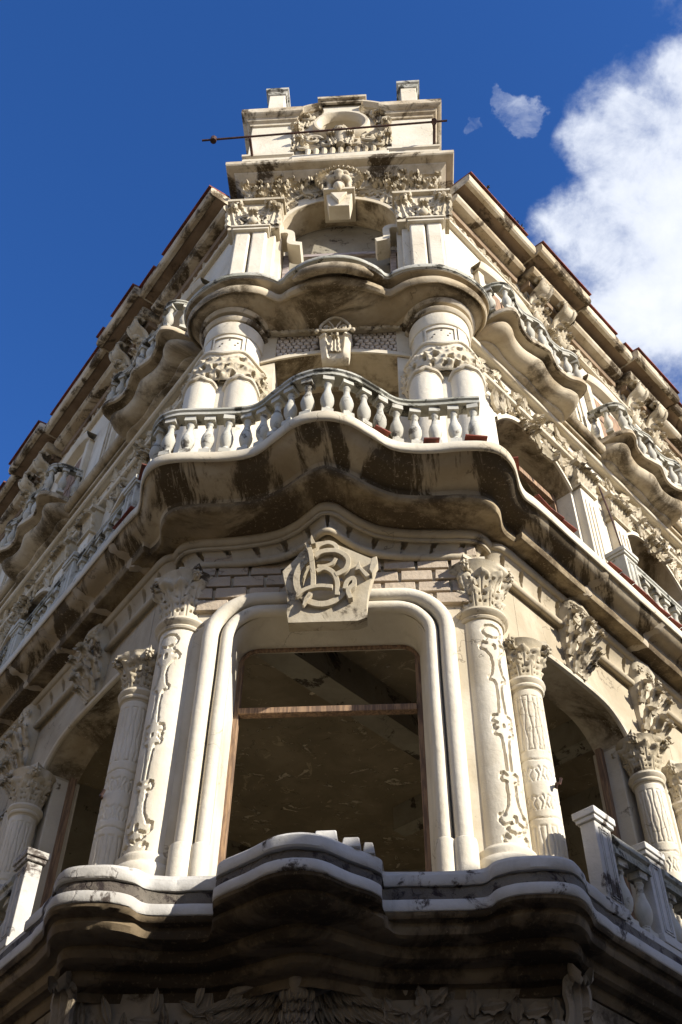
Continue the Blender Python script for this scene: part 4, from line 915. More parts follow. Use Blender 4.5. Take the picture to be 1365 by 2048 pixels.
# ---- street fronts, second storey
def fa2(t): return 15.25 + .62 * (1 - abs(t) ** 2.4)
ocorn = {'R': dict(oriel=[3.05, 6.72, 10.4, 14.1], hw=1.42, cn=[(3.85, 5.68), (7.6, 9.4), (11.3, 13.1), (15.0, SMAX)]), 'L': dict(oriel=[3.12, 8.0, 12.85], hw=1.42, cn=[(4.57, 6.35), (9.42, 11.2), (14.3, SMAX)])}
for sd in 'RL':
    fr = FR[sd]; q = SIDES[sd]; per = q['per']
    for bi, sc_ in enumerate(q['bays']):
        sc_ += .08; hw = 1.05 if sd == 'R' else 1.3
        ah = arch_head(fr, sc_ - hw, sc_ + hw, fa2, 17.4, .9, 1.5, 'stucco', 'arch_head', B)
        g = G(); rows = []
        for i in range(29):
            t = -1 + i / 14; s_ = sc_ + hw * t; z = fa2(t); rows.append([fr(s_, 1.50, z - .002), fr(s_, 1.545, z), fr(s_, 1.545, z + .10), fr(s_, 1.5, z + .13)])
        g.grid(rows); g.obj('archivolt', 'trim', ah)
        g = G(); g.grid([[fr(sc_ + hw * (-1 + i / 14), 1.495, fa2(-1 + i / 14) - .006), fr(sc_ + hw * (-1 + i / 14), .9, fa2(-1 + i / 14) - .006)] for i in range(29)]); g.obj('arch_soffit', 'corbel_top', ah, .003)
        for sg in (-1, 1): g = G(); g.box(fr, sc_ + sg * (hw - .04) - .04, sc_ + sg * (hw - .04) + .04, 1.12, 1.2, 12.3, 15.8); g.box(fr, sc_ - hw, sc_ + hw, 1.12, 1.2, 15.15, 15.27) if sg > 0 else None; g.obj('wooden_jamb', 'wood', B, .003)
        # leaf swag over the arch
        g = G(); it = []
        rs2 = random.Random(bi + 5)
        for k in range(26):
            t = -.95 + 1.9 * k / 25; s_ = sc_ + hw * t * .95; z = fa2(t) + .16 + .1 * rs2.random(); it.append((s_, z, (70 if t > 0 else 110) + rs2.uniform(-50, 50), .30 + .12 * rs2.random()))
        leaf_spray(g, fr, 1.52, it, OAK, 1.2); it = [(sc_ + rs2.uniform(-.3, .3), fa2(0) + .05 + rs2.uniform(-.35, .25), rs2.uniform(0, 360), .3) for k in range(14)]; leaf_spray(g, fr, 1.56, it, ACAN, 1.3)
        g.obj('leaf_swag', 'ornament', B, .003, 45)
        # wall piers and the leaf-capped pilasters
        nxt = q['bays'][bi + 1] + .08 - hw if bi + 1 < len(q['bays']) else SMAX
        for s0, s1 in ((1.2, sc_ - hw),) * (bi == 0) + ((sc_ + hw, nxt),):
            g = G(); g.box(fr, s0, s1, .9, 1.497, 12.3, 17.4); g.obj('wall_pier', 'stucco', B)
            if bi == 0 and s0 == 1.2: continue
            m_ = (s0 + s1) / 2
            for pc in (m_ - .52, m_ + .52) if (s1 - s0) > 1.3 else (m_,):
                PL = empty('pilaster', parent=B); g = G(); g.box(fr, pc - .2, pc + .2, 1.49, 1.66, 12.3, 15.32); g.obj('pilaster_shaft', 'stucco', PL, .002, bevel=.012)
                for k in (-.12, 0, .12): g = G(); g.box(fr, pc + k - .025, pc + k + .025, 1.655, 1.685, 12.8, 15.05); g.obj('reed', 'stucco', PL, 0, bevel=.008)
                g = G(); g.box(fr, pc - .25, pc + .25, 1.49, 1.71, 15.32, 15.38); g.box(fr, pc - .22, pc + .22, 1.49, 1.66, 15.38, 15.9); g.box(fr, pc - .27, pc + .27, 1.49, 1.76, 15.9, 15.98)
                leaf_spray(g, fr, 1.66, [(pc + k, 15.40, a_, .42) for k, a_ in ((-.12, 100), (.12, 80), (0, 90))] + [(pc + k, 15.45 + .1, a_, .26) for k, a_ in ((-.12, 120), (.12, 60))], ACAN, 1.0); g.obj('capital', 'ornament', PL, .003, 45)
    # string mouldings and carved band
    for z, r_, c_ in ((16.12, .07, 1.55), (16.90, .075, 1.57)):
        g = G(); g.box(fr, 1.55, SMAX, 1.5, c_ + .06, z - .045, z + .045); g.tube([fr(1.55, c_ + .05, z), fr(SMAX, c_ + .05, z)], r_ * .8, 8); g.obj('string_moulding', 'trim', B, .003, bevel=.008)
    g = G(); rs2 = random.Random(9); it = []
    for s_ in np.arange(1.7, 12, .19): it.append((s_, 16.5 + .15 * math.sin(s_ * 3.3), rs2.uniform(0, 360), .30 + .1 * rs2.random())); it.append((s_, 16.36 + .3 * rs2.random(), rs2.uniform(0, 360), .24))
    leaf_spray(g, fr, 1.52, it, OAK, 1.0); g.obj('carved_leaf_band', 'ornament', B, .003, 45)
    # lip beneath the upper balconies
    g = G(); g.box(fr, 1.9, SMAX, 1.5, 1.72, 16.98, 17.06); g.obj('lip', 'corbel_top', B, .003, bevel=.01)
    g = G(); g.box(fr, 1.9, SMAX, 1.5, 1.80, 17.14, 17.36); g.tube([fr(s_, 1.76, 17.17) for s_ in np.linspace(1.9, SMAX, 24)], .105, 10); g.obj('roll_cornice', 'corbel_top', B, .005, bevel=.01)

# ---- curved cornice-balcony between second and third storey, tower front
out3 = [(0, -1.24), (.38, -1.18), (.66, -1.04), (.80, -.93), (.86, -.86), (.93, -.84), (1.04, -.90), (1.25, -.97), (1.55, -.99), (1.85, -.95), (2.2, -.78), (2.5, -.52), (2.64, -.26), (2.64, .0), (2.52, .2), (2.40, .32)]
in3 = [(0, -.08), (.38, -.06), (.66, -.06), (.85, -.08), (.95, -.10), (1.05, -.16), (1.15, -.25), (1.3, -.42), (1.55, -.53), (1.8, -.55), (2.05, -.46), (2.22, -.30), (2.30, -.12), (2.30, .04), (2.25, .2), (2.2, .4)]
f3o = symcr(out3); f3i = symcr(in3)
g = G(); g.grid(loft(f3o, f3i, [(-.1, 16.90), (.0, 16.96), (.12, 16.965), (.28, 16.975), (.42, 17.0), (.54, 17.04), (.60, 17.075), (.62, 17.06), (.66, 17.01), (.71, 17.0), (.77, 17.035), (.79, 17.09), (.78, 17.14), (.74, 17.19), (.66, 17.215), (.66, 17.25), (.78, 17.262), (.90, 17.262), (.94, 17.28)])); g.obj('corbel', 'corbel_top', B, .006)
g = G(); g.grid(loft(f3o, f3i, [(.94, 17.275), (.96, 17.29), (1.0, 17.295), (1.01, 17.31), (1.01, 17.37), (.99, 17.40), (.95, 17.41), (.3, 17.43), (-.5, 17.43)])); g.obj('fascia', 'lichen', B, .004)
# swelling under the middle bow
g = G(); P = [(x, y + .10, 17.15) for x, y in f3o if abs(x) < .68 and y < -.9]; rr2 = [.095 * min(1, .35 + 2.2 * (1 - abs(p[0]) / .68)) for p in P]; g.tube(P, rr2, 12); g.obj('soffit_roll', 'corbel_top', B, .004)

# ---- bowed upper balconies on the street fronts
def oriel(fr, s0, hw, z0):
    O = empty('bowed_balcony', parent=B)
    ctrl = [(-1.45, 1.56), (-1.34, 1.62), (-1.30, 1.80), (-1.27, 2.15), (-1.14, 2.36), (-.95, 2.36), (-.75, 2.26), (-.45, 2.22), (-.2, 2.28), (0, 2.33), (.2, 2.28), (.45, 2.22), (.75, 2.26), (.95, 2.36), (1.14, 2.36), (1.27, 2.15), (1.30, 1.80), (1.34, 1.62), (1.45, 1.56)]
    inn = [(-1.45, 1.52), (-1.36, 1.54), (-1.26, 1.56), (-1.15, 1.56), (-1.0, 1.56), (-.85, 1.56), (-.7, 1.56), (-.45, 1.56), (-.2, 1.56), (0, 1.56), (.2, 1.56), (.45, 1.56), (.7, 1.56), (.85, 1.56), (1.0, 1.56), (1.15, 1.56), (1.26, 1.56), (1.36, 1.54), (1.45, 1.52)]
    k = hw / 1.45; o_ = [np.array(fr(s0 + p[0] * k, p[1], 0)[:2]) for p in cr(ctrl, 5)]; i_ = [np.array(fr(s0 + p[0] * k, p[1], 0)[:2]) for p in cr(inn, 5)]
    g = G(); g.grid(loft(o_, i_, [(0, z0 - .42), (.10, z0 - .41), (.26, z0 - .39), (.30, z0 - .37), (.31, z0 - .33), (.45, z0 - .32), (.60, z0 - .29), (.70, z0 - .24), (.755, z0 - .17), (.75, z0 - .11), (.70, z0 - .07), (.62, z0 - .05), (.62, z0 - .015), (.75, z0 - .005), (.93, z0)])); g.obj('corbel', 'corbel_top', O, .006)
    g = G(); g.grid(loft(o_, i_, [(.93, z0), (.96, z0 + .0), (1.0, z0 + .01), (1.01, z0 + .05), (1.0, z0 + .11), (.96, z0 + .13), (.9, z0 + .14), (0, z0 + .15)])); g.obj('fascia', 'cornice', O, .004)
    P = [a_ * .86 + b_ * .14 for a_, b_ in zip(o_, i_)][8:-8]
    ba = None; rail(P, z0 + .86, .15, .13, O); L = plen(P); n = int(L / .27)
    for j in range(n + 1):
        p, a_ = path_at(P, .06 + (L - .12) * j / n); place(random.choice(BALS), 'baluster', Matrix.Translation((p[0], p[1], z0 + .14)) @ Matrix.Rotation(a_, 4, 'Z') @ Matrix.Diagonal((.95, .95, .95, 1)), O)
for sd in 'RL':
    for i, s0 in enumerate(ocorn[sd]['oriel']): oriel(FR[sd], s0, ocorn[sd]['hw'], 17.32)

# ---- street fronts, third storey and main cornice
for sd in 'RL':
    fr = FR[sd]; q = SIDES[sd]
    g = G(); g.box(fr, 1.2, SMAX, .9, 1.5, 17.2, 22.3); g.obj('upper_wall', 'stucco', B)
    for bi, s0 in enumerate(ocorn[sd]['oriel']):
        WH = empty('window', parent=B); g = G(); g.box(fr, s0 - .6, s0 + .6, 1.40, 1.51, 17.5, 19.9); g.obj('pane', 'glass', WH)
        g = G(); rows = []
        for i in range(21):
            t = -1 + i / 10; s_ = s0 + .85 * t; z = 20.05 + .28 * (1 - t * t); rows.append([fr(s_, 1.5, z - .12), fr(s_, 1.68, z - .1), fr(s_, 1.74, z), fr(s_, 1.74, z + .07), fr(s_, 1.5, z + .1)])
        g.grid(rows); g.obj('hood_moulding', 'trim', WH, .003)
        for sg in (-1, 1):
            g = G(); g.box(fr, s0 + sg * .7 - .09, s0 + sg * .7 + .09, 1.5, 1.62, 17.5, 20.0); g.obj('frame', 'trim', WH, .002, bevel=.01)
            for k in range(3): g = G(); g.box(fr, s0 + sg * .3 - .28, s0 + sg * .3 + .28, 1.51, 1.55, 17.52 + k * .8, 17.52 + k * .8 + .74); g.obj('shutter_panel', 'wood', WH, 0, bevel=.008)
    for k, s0 in enumerate(ocorn[sd]['oriel']):
        e = s0 + (ocorn[sd]['oriel'][1] - ocorn[sd]['oriel'][0]) / 2
        for m_ in (e - .42, e + .42):
            PL = empty('pilaster', parent=B); g = G(); g.box(fr, m_ - .17, m_ + .17, 1.49, 1.60, 17.4, 20.3); g.box(fr, m_ - .22, m_ + .22, 1.49, 1.66, 17.4, 17.75); g.box(fr, m_ - .21, m_ + .21, 1.49, 1.66, 20.3, 20.4); g.obj('pilaster_shaft', 'stucco', PL, .003, bevel=.012)
            g = G(); g.box(fr, m_ - .10, m_ - .07, 1.59, 1.63, 17.95, 19.6); g.box(fr, m_ + .07, m_ + .10, 1.59, 1.63, 17.95, 19.6); g.box(fr, m_ - .10, m_ + .10, 1.59, 1.63, 19.6, 19.63); leaf_spray(g, fr, 1.6, [(m_, 19.7, 90, .5), (m_ - .05, 19.75, 120, .35), (m_ + .05, 19.75, 60, .35)], ACAN, 1.2); g.obj('carved_panel', 'ornament', PL, .002)
    # frieze
    g = G(); g.box(fr, 1.5, SMAX, 1.5, 1.56, 20.95, 21.03); g.tube([fr(1.5, 1.57, 20.99), fr(SMAX, 1.57, 20.99)], .05, 8); g.obj('string_moulding', 'trim', B, .003)
    g = G(); rs2 = random.Random(4)
    for s_ in np.arange(1.75, 12.5, .30):
        hd = 1 if int(s_ * 10) % 2 else -1
        g.tube(curlpath(fr, s_, 21.34, .14, 1.5, 1.51, hd, rs2.random() * 6), .03, 6); leaf_spray(g, fr, 1.51, [(s_ + .12, 21.2 + .25 * rs2.random(), rs2.uniform(0, 360), .22)], OAK, 1.2)
    g.obj('scroll_frieze', 'ornament', B, .003, 45)
    # cornice: runs and projecting blocks
    blocks = ocorn[sd]['cn']; runs = []; s_ = 1.55; first = True
    for a_, b_ in blocks: runs += [(s_, a_, 0), (a_, b_, 1)]; s_ = b_
    prof = [(1.5, 21.50), (1.58, 21.52), (1.60, 21.60), (1.60, 21.70), (1.70, 21.70), (1.78, 21.72), (1.84, 21.78), (1.85, 21.86), (1.82, 21.92), (1.74, 21.96), (1.74, 22.04), (1.98, 22.05), (2.04, 22.05), (2.05, 22.02), (2.13, 22.02), (2.17, 22.05), (2.19, 22.10), (2.19, 22.27), (2.15, 22.30), (1.2, 22.36)]
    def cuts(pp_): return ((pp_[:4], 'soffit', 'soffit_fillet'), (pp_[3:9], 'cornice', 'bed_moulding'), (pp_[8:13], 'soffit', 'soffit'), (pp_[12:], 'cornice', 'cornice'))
    for a_, b_, pj in runs:
        if b_ - a_ < .05: continue
        d = .15 * pj; g = G(); ex = .14 * pj
        if pj:      # block: profile returns round both ends
            pp = [(1.5, 21.5)] + [(c_ + d, z) for c_, z in prof[1:]]
            rows = [[fr(a_ + .14 - max(0, min(.66, c_ - 1.6)) * .0 + (.50 - max(0, c_ - 1.58)) * .0, 1.45, z) for c_, z in pp]]
            def inset(c_): return .30 - min(.30, max(0, (c_ - 1.55) * .42))
            BK = empty('cornice_block', parent=B)
            for q_, mt_, nm_ in cuts(pp): g = G(); g.grid([[fr(a_ + inset(c_), 1.4, z) for c_, z in q_], [fr(a_ + inset(c_), c_, z) for c_, z in q_], [fr(b_ - inset(c_), c_, z) for c_, z in q_], [fr(b_ - inset(c_), 1.4, z) for c_, z in q_]]); g.obj(nm_, mt_, BK, 0, 30)
        else:
            BK = empty('cornice_run', parent=B)
            for q_, mt_, nm_ in cuts(prof): g = G(); g.grid([[fr(a_, 1.4, z) for c_, z in q_], [fr(a_, c_, z) for c_, z in q_]] + [[fr(x, c_, z) for c_, z in q_] for x in np.linspace(a_, b_, 6)[1:]] + [[fr(b_, 1.4, z) for c_, z in q_]]); g.obj(nm_, mt_, BK, .003, 30)
        nt_ = int((b_ - a_) / .31)
        for k in range(nt_):
            if (int(a_ * 7) + k) % 9 == 7: continue
            x = a_ + (b_ - a_) * (k + .5) / nt_; g = G(); hw_ = (b_ - a_) / nt_ / 2 - .006; dz = random.uniform(-.006, .006)
            g.add([fr(x - hw_, 1.75 + d, 22.36 + dz), fr(x + hw_, 1.75 + d, 22.36 + dz), fr(x + hw_, 2.245 + d, 22.30 + dz), fr(x - hw_, 2.245 + d, 22.30 + dz)] + [fr(x - hw_, 1.75 + d, 22.41 + dz), fr(x + hw_, 1.75 + d, 22.41 + dz), fr(x + hw_, 2.245 + d, 22.345 + dz), fr(x - hw_, 2.245 + d, 22.345 + dz)], [(0, 1, 2, 3), (7, 6, 5, 4), (0, 4, 5, 1), (1, 5, 6, 2), (2, 6, 7, 3), (3, 7, 4, 0)]); g.obj('roof_tile', 'tile', B)
    for a_, b_ in blocks:        # scroll brackets under each projecting block
        for m_ in ((a_ + b_) / 2 - .42, (a_ + b_) / 2 + .42):
            g = G(); pts = cr([(1.52, 20.55), (1.62, 20.50), (1.70, 20.60), (1.64, 20.72), (1.60, 21.0), (1.72, 21.3), (1.95, 21.42), (2.02, 21.6), (1.92, 21.72), (1.82, 21.66)], 4)
            rows = [[fr(m_ + t, c_ - .0, z) for c_, z in pts] for t in (-.17, -.12, 0, .12, .17)]
            for t in (-.16, .16): g.tube([fr(m_ + t, c_, z) for c_, z in pts], .05, 8)
            g.grid(rows); g.box(fr, m_ - .2, m_ + .2, 1.5, 1.60, 20.5, 21.66); leaf_spray(g, fr, 1.66, [(m_, 20.7, 90, .5), (m_ - .05, 20.6, 110, .35), (m_ + .05, 20.6, 70, .35)], ACAN, 1.2); g.obj('scroll_bracket', 'ornament', B, .003, 45)

# ---- tower front, third storey
TF = lambda t: 20.92 + .86 * (1 - t * t) ** .62
arch_head(FF, -1.12, 1.12, TF, 22.75, -.55, .02, 'stucco', 'arch_head', B, 40)
g = G(); rows = []
for i in range(41):
    t = -1 + i / 20; x = 1.12 * t; z = TF(t); nx = t * .5; rows.append([FF(x, .02, z - .004), FF(x, .07, z), FF(x * 1.03, .07, z + .10), FF(x * 1.05, .02, z + .14)])
g.grid(rows); g.obj('archivolt', 'trim', B, .002)
g = G(); g.grid([[FF(1.12 * (-1 + i / 20), .05, TF(-1 + i / 20) - .006), FF(1.12 * (-1 + i / 20), -.54, TF(-1 + i / 20) - .01)] for i in range(41)]); g.obj('arch_soffit', 'corbel_top', B, .003)
for sx in (-1, 1):
    g = G(); g.box(FF, min(sx * 1.12, sx * 2.0), max(sx * 1.12, sx * 2.0), -.8, .018, 17.4, 22.75); g.obj('tower_pier', 'stucco', B)
    PL = empty('pilaster', parent=B)
    for a_, b_ in ((1.37, 1.655), (1.69, 1.975)):
        x0, x1 = sorted((sx * a_, sx * b_)); g = G(); g.box(FF, x0, x1, .0, .30, 17.4, 20.17); g.obj('reed', 'stucco', PL, .002, bevel=.035)
    x0, x1 = sorted((sx * 1.22, sx * 2.04)); g = G(); g.box(FF, x0 , x1, -.02, .16, 17.4, 20.2); g.obj('pilaster_shaft', 'stucco', PL, .002, bevel=.02)
    x0, x1 = sorted((sx * 1.30, sx * 2.06)); g = G(); g.box(FF, x0, x1, .0, .40, 20.17, 20.23); g.box(FF, x0 + .03, x1 - .03, .0, .37, 20.10, 20.17); g.obj('necking', 'trim', PL, .002, bevel=.012)
    g = G(); x0, x1 = sorted((sx * 1.14, sx * 2.14)); g.box(FF, x0, x1, -.02, .30, 20.23, 21.2, -.03); g.box(FF, x0 - .07, x1 + .07, -.02, .42, 21.2, 21.28)
    m_ = sx * 1.66
    leaf_spray(g, FF, .32, [(m_ - .35, 20.35, 100, .5), (m_ + .35, 20.35, 80, .5), (m_, 20.3, 90, .45), (m_ - .18, 20.5, 110, .5), (m_ + .18, 20.5, 70, .5), (m_ - .3, 20.8, 130, .3), (m_ + .3, 20.8, 50, .3)], ACAN, .9)
    for t in (-.33, .33): g.inst(FLOWER, basis(Vector(FF(m_ + t, .40, 20.98)), (0, 0, 1), (0, -1, 0), .19, .19, .2)); g.tube(curlpath(FF, m_ + t * .55, 20.72, .12, 1.4, .36, 1 if t > 0 else -1), .025, 6)
    g.ball(FF(m_, .36, 20.45), (.10, .07, .12), 10, 6); g.obj('capital', 'ornament', PL, .004, 45)
    # ear-shaped bracket inside the opening
    g = G(); P = [(sx * x, z) for x, z in cr([(1.15, 20.42), (1.0, 20.42), (.92, 20.32), (.93, 20.1), (.92, 19.98), (.82, 19.93), (.72, 19.90)], 4)]; g.ribbon(P, .13, lambda u, v, d: FF(u, d, v), -.3, .12); g.obj('curved_bracket', 'trim', B, .003, bevel=.02)
    # leaf sprays beside the lion
    g = G(); rs3 = random.Random(12); it = []
    for k in range(46):
        t = rs3.random(); x = .35 + 1.52 * t; z0 = max(TF(min(.99, x / 1.12)) + .2 if x < 1.12 else 21.35, 21.30); z = z0 + rs3.random() * (22.5 - z0 - .15); it.append((sx * x, z, 90 - sx * (60 - 55 * t) + rs3.uniform(-45, 45), .26 + .20 * rs3.random()))
    leaf_spray(g, FF, .03, it, ACAN, 1.1); 
    g.tube([FF(sx * x, .08, z) for x, z in cr([(1.2, 21.35), (1.0, 21.75), (.7, 22.05), (.4, 22.15)], 4)], .03, 6); g.tube([FF(sx * x, .08, z) for x, z in cr([(1.3, 21.35), (1.5, 21.9), (1.75, 22.3)], 4)], .035, 6)
    g.obj('leaf_spray', 'ornament', B, .004, 45)
    for k in range(5):
        g = G(); g.inst(FLOWER, basis(Vector(FF(sx * (1.25 + .15 * k), .1, 21.5 + .2 * (k % 3))), (0, 0, 1), (0, -1, 0), .11, .11, .13)); g.obj('flower', 'ornament', B)
g = G(); g.box(FF, -1.2, 1.2, -.80, -.56, 19.6, 21.9); g.obj('tympanum_plaster', 'plaster', B, .01)
g = G(); g.box(FF, -1.2, 1.2, -2.6, -.8, 19.4, 19.6); g.obj('loft_floor', 'ceiling', B, .01)
g = G(); g.box(FF, -1.15, 1.15, -.36, -.26, 20.06, 20.16); g.obj('wooden_beam', 'greywood', B, .01, bevel=.01)
g = G(); g.box(FF, .98, 1.1, -.34, -.26, 17.5, 20.06); g.obj('wooden_post', 'greywood', B, .01, bevel=.01)
g = G(); g.box(FF, -1.1, -.98, -.34, -.26, 17.5, 20.06); g.obj('wooden_post', 'greywood', B, .01, bevel=.01)
g = G(); g.prism([(-.21, 21.14), (.21, 21.14), (.27, 21.70), (-.27, 21.70)], lambda u, v, d: FF(u, d, v), -.08, .24); g.prism([(-.17, 21.55), (.17, 21.55), (0, 21.2)], lambda u, v, d: FF(u, d, v), .24, .33); g.box(FF, -.32, .32, -.4, .34, 21.66, 21.74); g.obj('arch_keystone', 'trim', B, .003, bevel=.012)
# lion mask: blended blobs
def blob(items, voxel, name, mat, parent, fn=None):
    g = G()
    for c_, r_, *m in items: g.ball(c_, r_, 14, 10, m[0] if m else None)
    me = bpy.data.meshes.new(name); me.from_pydata(g.v, [], g.f); o = bpy.data.objects.new(name, me); C.objects.link(o)
    md = o.modifiers.new('r', 'REMESH'); md.mode = 'VOXEL'; md.voxel_size = voxel; md.use_smooth_shade = True; s2 = o.modifiers.new('s', 'SMOOTH'); s2.iterations = 3; s2.factor = .5
    dg = bpy.context.evaluated_depsgraph_get(); me2 = bpy.data.meshes.new_from_object(o.evaluated_get(dg)); bpy.data.objects.remove(o); me2.name = name
    me2.materials.clear(); me2.materials.append(MT[mat]); me2.shade_smooth(); o = bpy.data.objects.new(name, me2); C.objects.link(o); o.parent = parent; return o
LI = empty('lion_mask', parent=B)
lz = 22.12
def lf(x, c_, z): return FF(x, .16 + c_, lz + z)
it = [(lf(0, 0, .05), (.30, .22, .34)), (lf(0, .22, .0), (.11, .16, .2)), (lf(0, .33, -.03), (.09, .07, .06)), (lf(-.12, .22, .12), (.09, .09, .06)), (lf(.12, .22, .12), (.09, .09, .06)), (lf(-.12, .2, -.10), (.12, .12, .09)), (lf(.12, .2, -.10), (.12, .12, .09)),
      (lf(0, .12, .28), (.22, .12, .1)), (lf(0, .16, -.36), (.13, .14, .08)), (lf(-.2, .06, -.22), (.07, .12, .16)), (lf(.2, .06, -.22), (.07, .12, .16)), (lf(0, .2, -.42), (.07, .1, .10)), (lf(-.25, .05, .28), (.08, .1, .09)), (lf(.25, .05, .28), (.08, .1, .09))]
blob(it, .018, 'lion_face', 'ornament', LI)
for sx in (-1, 1): g = G(); g.ball(lf(sx * .10, .27, .055), (.035, .03, .028), 8, 6); g.obj('eye_shade_ball', 'mortar_and_shade', LI)  # solid dark balls, their colour stands in for shade in the eye sockets
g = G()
g.ball(lf(0, .14, -.24), (.13, .15, .07), 10, 6); g.obj('mouth_shade_ball', 'mortar_and_shade', LI)  # solid dark ball painted as the shade inside the open mouth
g = G()
for k in range(22):
    a_ = -40 + 260 * k / 21; g.inst(ACAN, basis(Vector(lf(.24 * math.cos(R(a_)), .02, .05 + .28 * math.sin(R(a_)))), (math.cos(R(a_)), -.3, math.sin(R(a_))), (0, -1, 0), .2, .30, .3))
g.obj('mane', 'ornament', LI, .003, 45)

# ---- tower cornice and attic
def ring_cornice(x0, x1, y0, y1, prof, name, mat, parent, rough=.003):
    """profile (outset, z) mitred round a rectangle"""
    g = G(); rows = []
    for sx, sy in ((0, 0), (1, 0), (1, 1), (0, 1)):
        rows.append([((x1 + o_ if sx else x0 - o_), (y1 + o_ if sy else y0 - o_), z) for o_, z in prof])
    g.grid(rows, cu=True); o_ = prof[-1]; g.prism([(x0 - o_[0], y0 - o_[0]), (x1 + o_[0], y0 - o_[0]), (x1 + o_[0], y1 + o_[0]), (x0 - o_[0], y1 + o_[0])], lambda u, v, d: (u, v, d), o_[1] - .02, o_[1]); return g.obj(name, mat, parent, rough, 30)
ring_cornice(-1.98, 1.98, -.04, .18, [(0, 22.44), (.03, 22.46), (.05, 22.52), (.10, 22.54), (.13, 22.60), (.20, 22.66), (.24, 22.70), (.25, 22.74), (.33, 22.76), (.40, 22.79), (.42, 22.82), (.42, 22.93), (.39, 22.97), (.36, 22.98), (-.5, 23.04)], 'tower_cornice', 'cornice', B)
g = G(); g.box(FF, -2.02, 2.02, -.5, .0, 23.0, 25.0); g.obj('attic_wall', 'trim', B, .004)
for sx in (-1, 1):
    AP = empty('attic_pier', parent=B); x0, x1 = sorted((sx * 1.12, sx * 2.06))
    g = G(); g.box(FF, x0, x1, -.55, .12, 23.0, 25.6); g.obj('pier_body', 'stucco', AP, .003, bevel=.01)
    ring_cornice(x0, x1, -.12, .55, [(.0, 23.0), (.12, 23.0), (.12, 23.35), (.08, 23.38), (.08, 23.6), (.03, 23.66), (.10, 23.72), (.10, 23.80), (.0, 23.86)], 'pier_base', 'trim', AP)
    ring_cornice(x0 + .12, x1 - .12, -.05, .5, [(.0, 24.3), (.05, 24.3), (.06, 25.1), (.0, 25.14)], 'pier_panel', 'stucco', AP)
    ring_cornice(x0, x1, -.12, .55, [(0, 25.42), (.04, 25.44), (.05, 25.52), (.11, 25.56), (.14, 25.64), (.22, 25.68), (.25, 25.72), (.25, 25.92), (.22, 25.95), (-.3, 26.0)], 'pier_cornice', 'cornice', AP)
    FN = empty('finial', parent=B); fx = sx * 1.60; g = G(); g.box(FF, fx - .19, fx + .19, -.32, .05, 25.98, 27.55); g.box(FF, fx - .22, fx + .22, -.35, .08, 25.98, 26.2); g.obj('finial_block', 'stucco', FN, .004, bevel=.015)
    ring_cornice(fx - .19, fx + .19, -.05, .32, [(0, 27.45), (.03, 27.48), (.05, 27.58), (.09, 27.62), (.09, 27.72), (-.1, 27.75)], 'finial_cap', 'lichen', FN)
# pediment between the piers
g = G(); tp = [(-1.0, 23.9), (1.0, 23.9), (1.1, 26.0)] + [(x, 26.05 + .42 * (1 - (x / 1.15) ** 2)) for x in np.linspace(1.08, .48, 6)] + [(.46, 26.72), (-.46, 26.72)] + [(x, 26.05 + .42 * (1 - (x / 1.15) ** 2)) for x in np.linspace(-.48, -1.08, 6)] + [(-1.1, 26.0)]
# body around the round opening
def ring_wall(cx, cz, r, outer, c0, c1, n=48):
    g = G(); rows = []
    for k in range(n):
        a_ = 2 * PI * k / n; dx, dz = math.cos(a_), math.sin(a_); t = 1e9
        for i in range(len(outer)):
            p, q_ = outer[i], outer[(i + 1) % len(outer)]; ex, ez = q_[0] - p[0], q_[1] - p[1]; den = dx * ez - dz * ex
            if abs(den) < 1e-9: continue
            tt = ((p[0] - cx) * ez - (p[1] - cz) * ex) / den; uu = ((p[0] - cx) * dz - (p[1] - cz) * dx) / den
            if tt > 0 and 0 <= uu <= 1: t = min(t, tt)
        rows.append([FF(cx + r * dx, c0, cz + r * dz), FF(cx + r * dx, c1, cz + r * dz), FF(cx + t * dx, c1, cz + t * dz), FF(cx + t * dx, c0, cz + t * dz)])
    g.grid(rows, cu=True); return g
ring_wall(0, 25.25, .50, tp, -.45, .06).obj('pediment_wall', 'trim', B, .003, 35)
g = G(); g.lathe([(.48, 0), (.50, .12), (.56, .18), (.62, .18), (.66, .12), (.66, .0)], 0, 0, 40); g.v = [FF(x, .06 + z, 25.25 + y) for x, y, z in g.v]; g.obj('oculus_ring', 'trim', B, .003)
g = G(); g.prism([(.5 * math.cos(k * PI / 10), 25.25 + .5 * math.sin(k * PI / 10)) for k in range(20)], lambda u, v, d: FF(u, d, v), -.42, -.3); g.obj('oculus_infill', 'plaster', B, .03)
for x0, x1, z in ((-.52, .52, 26.70), ): 
    ring_cornice(x0 + .06, x1 - .06, -.12, .42, [(0, z - .16), (.04, z - .13), (.05, z - .06), (.11, z - .03), (.12, z + .05), (-.1, z + .08)], 'pediment_cap', 'cornice', B)
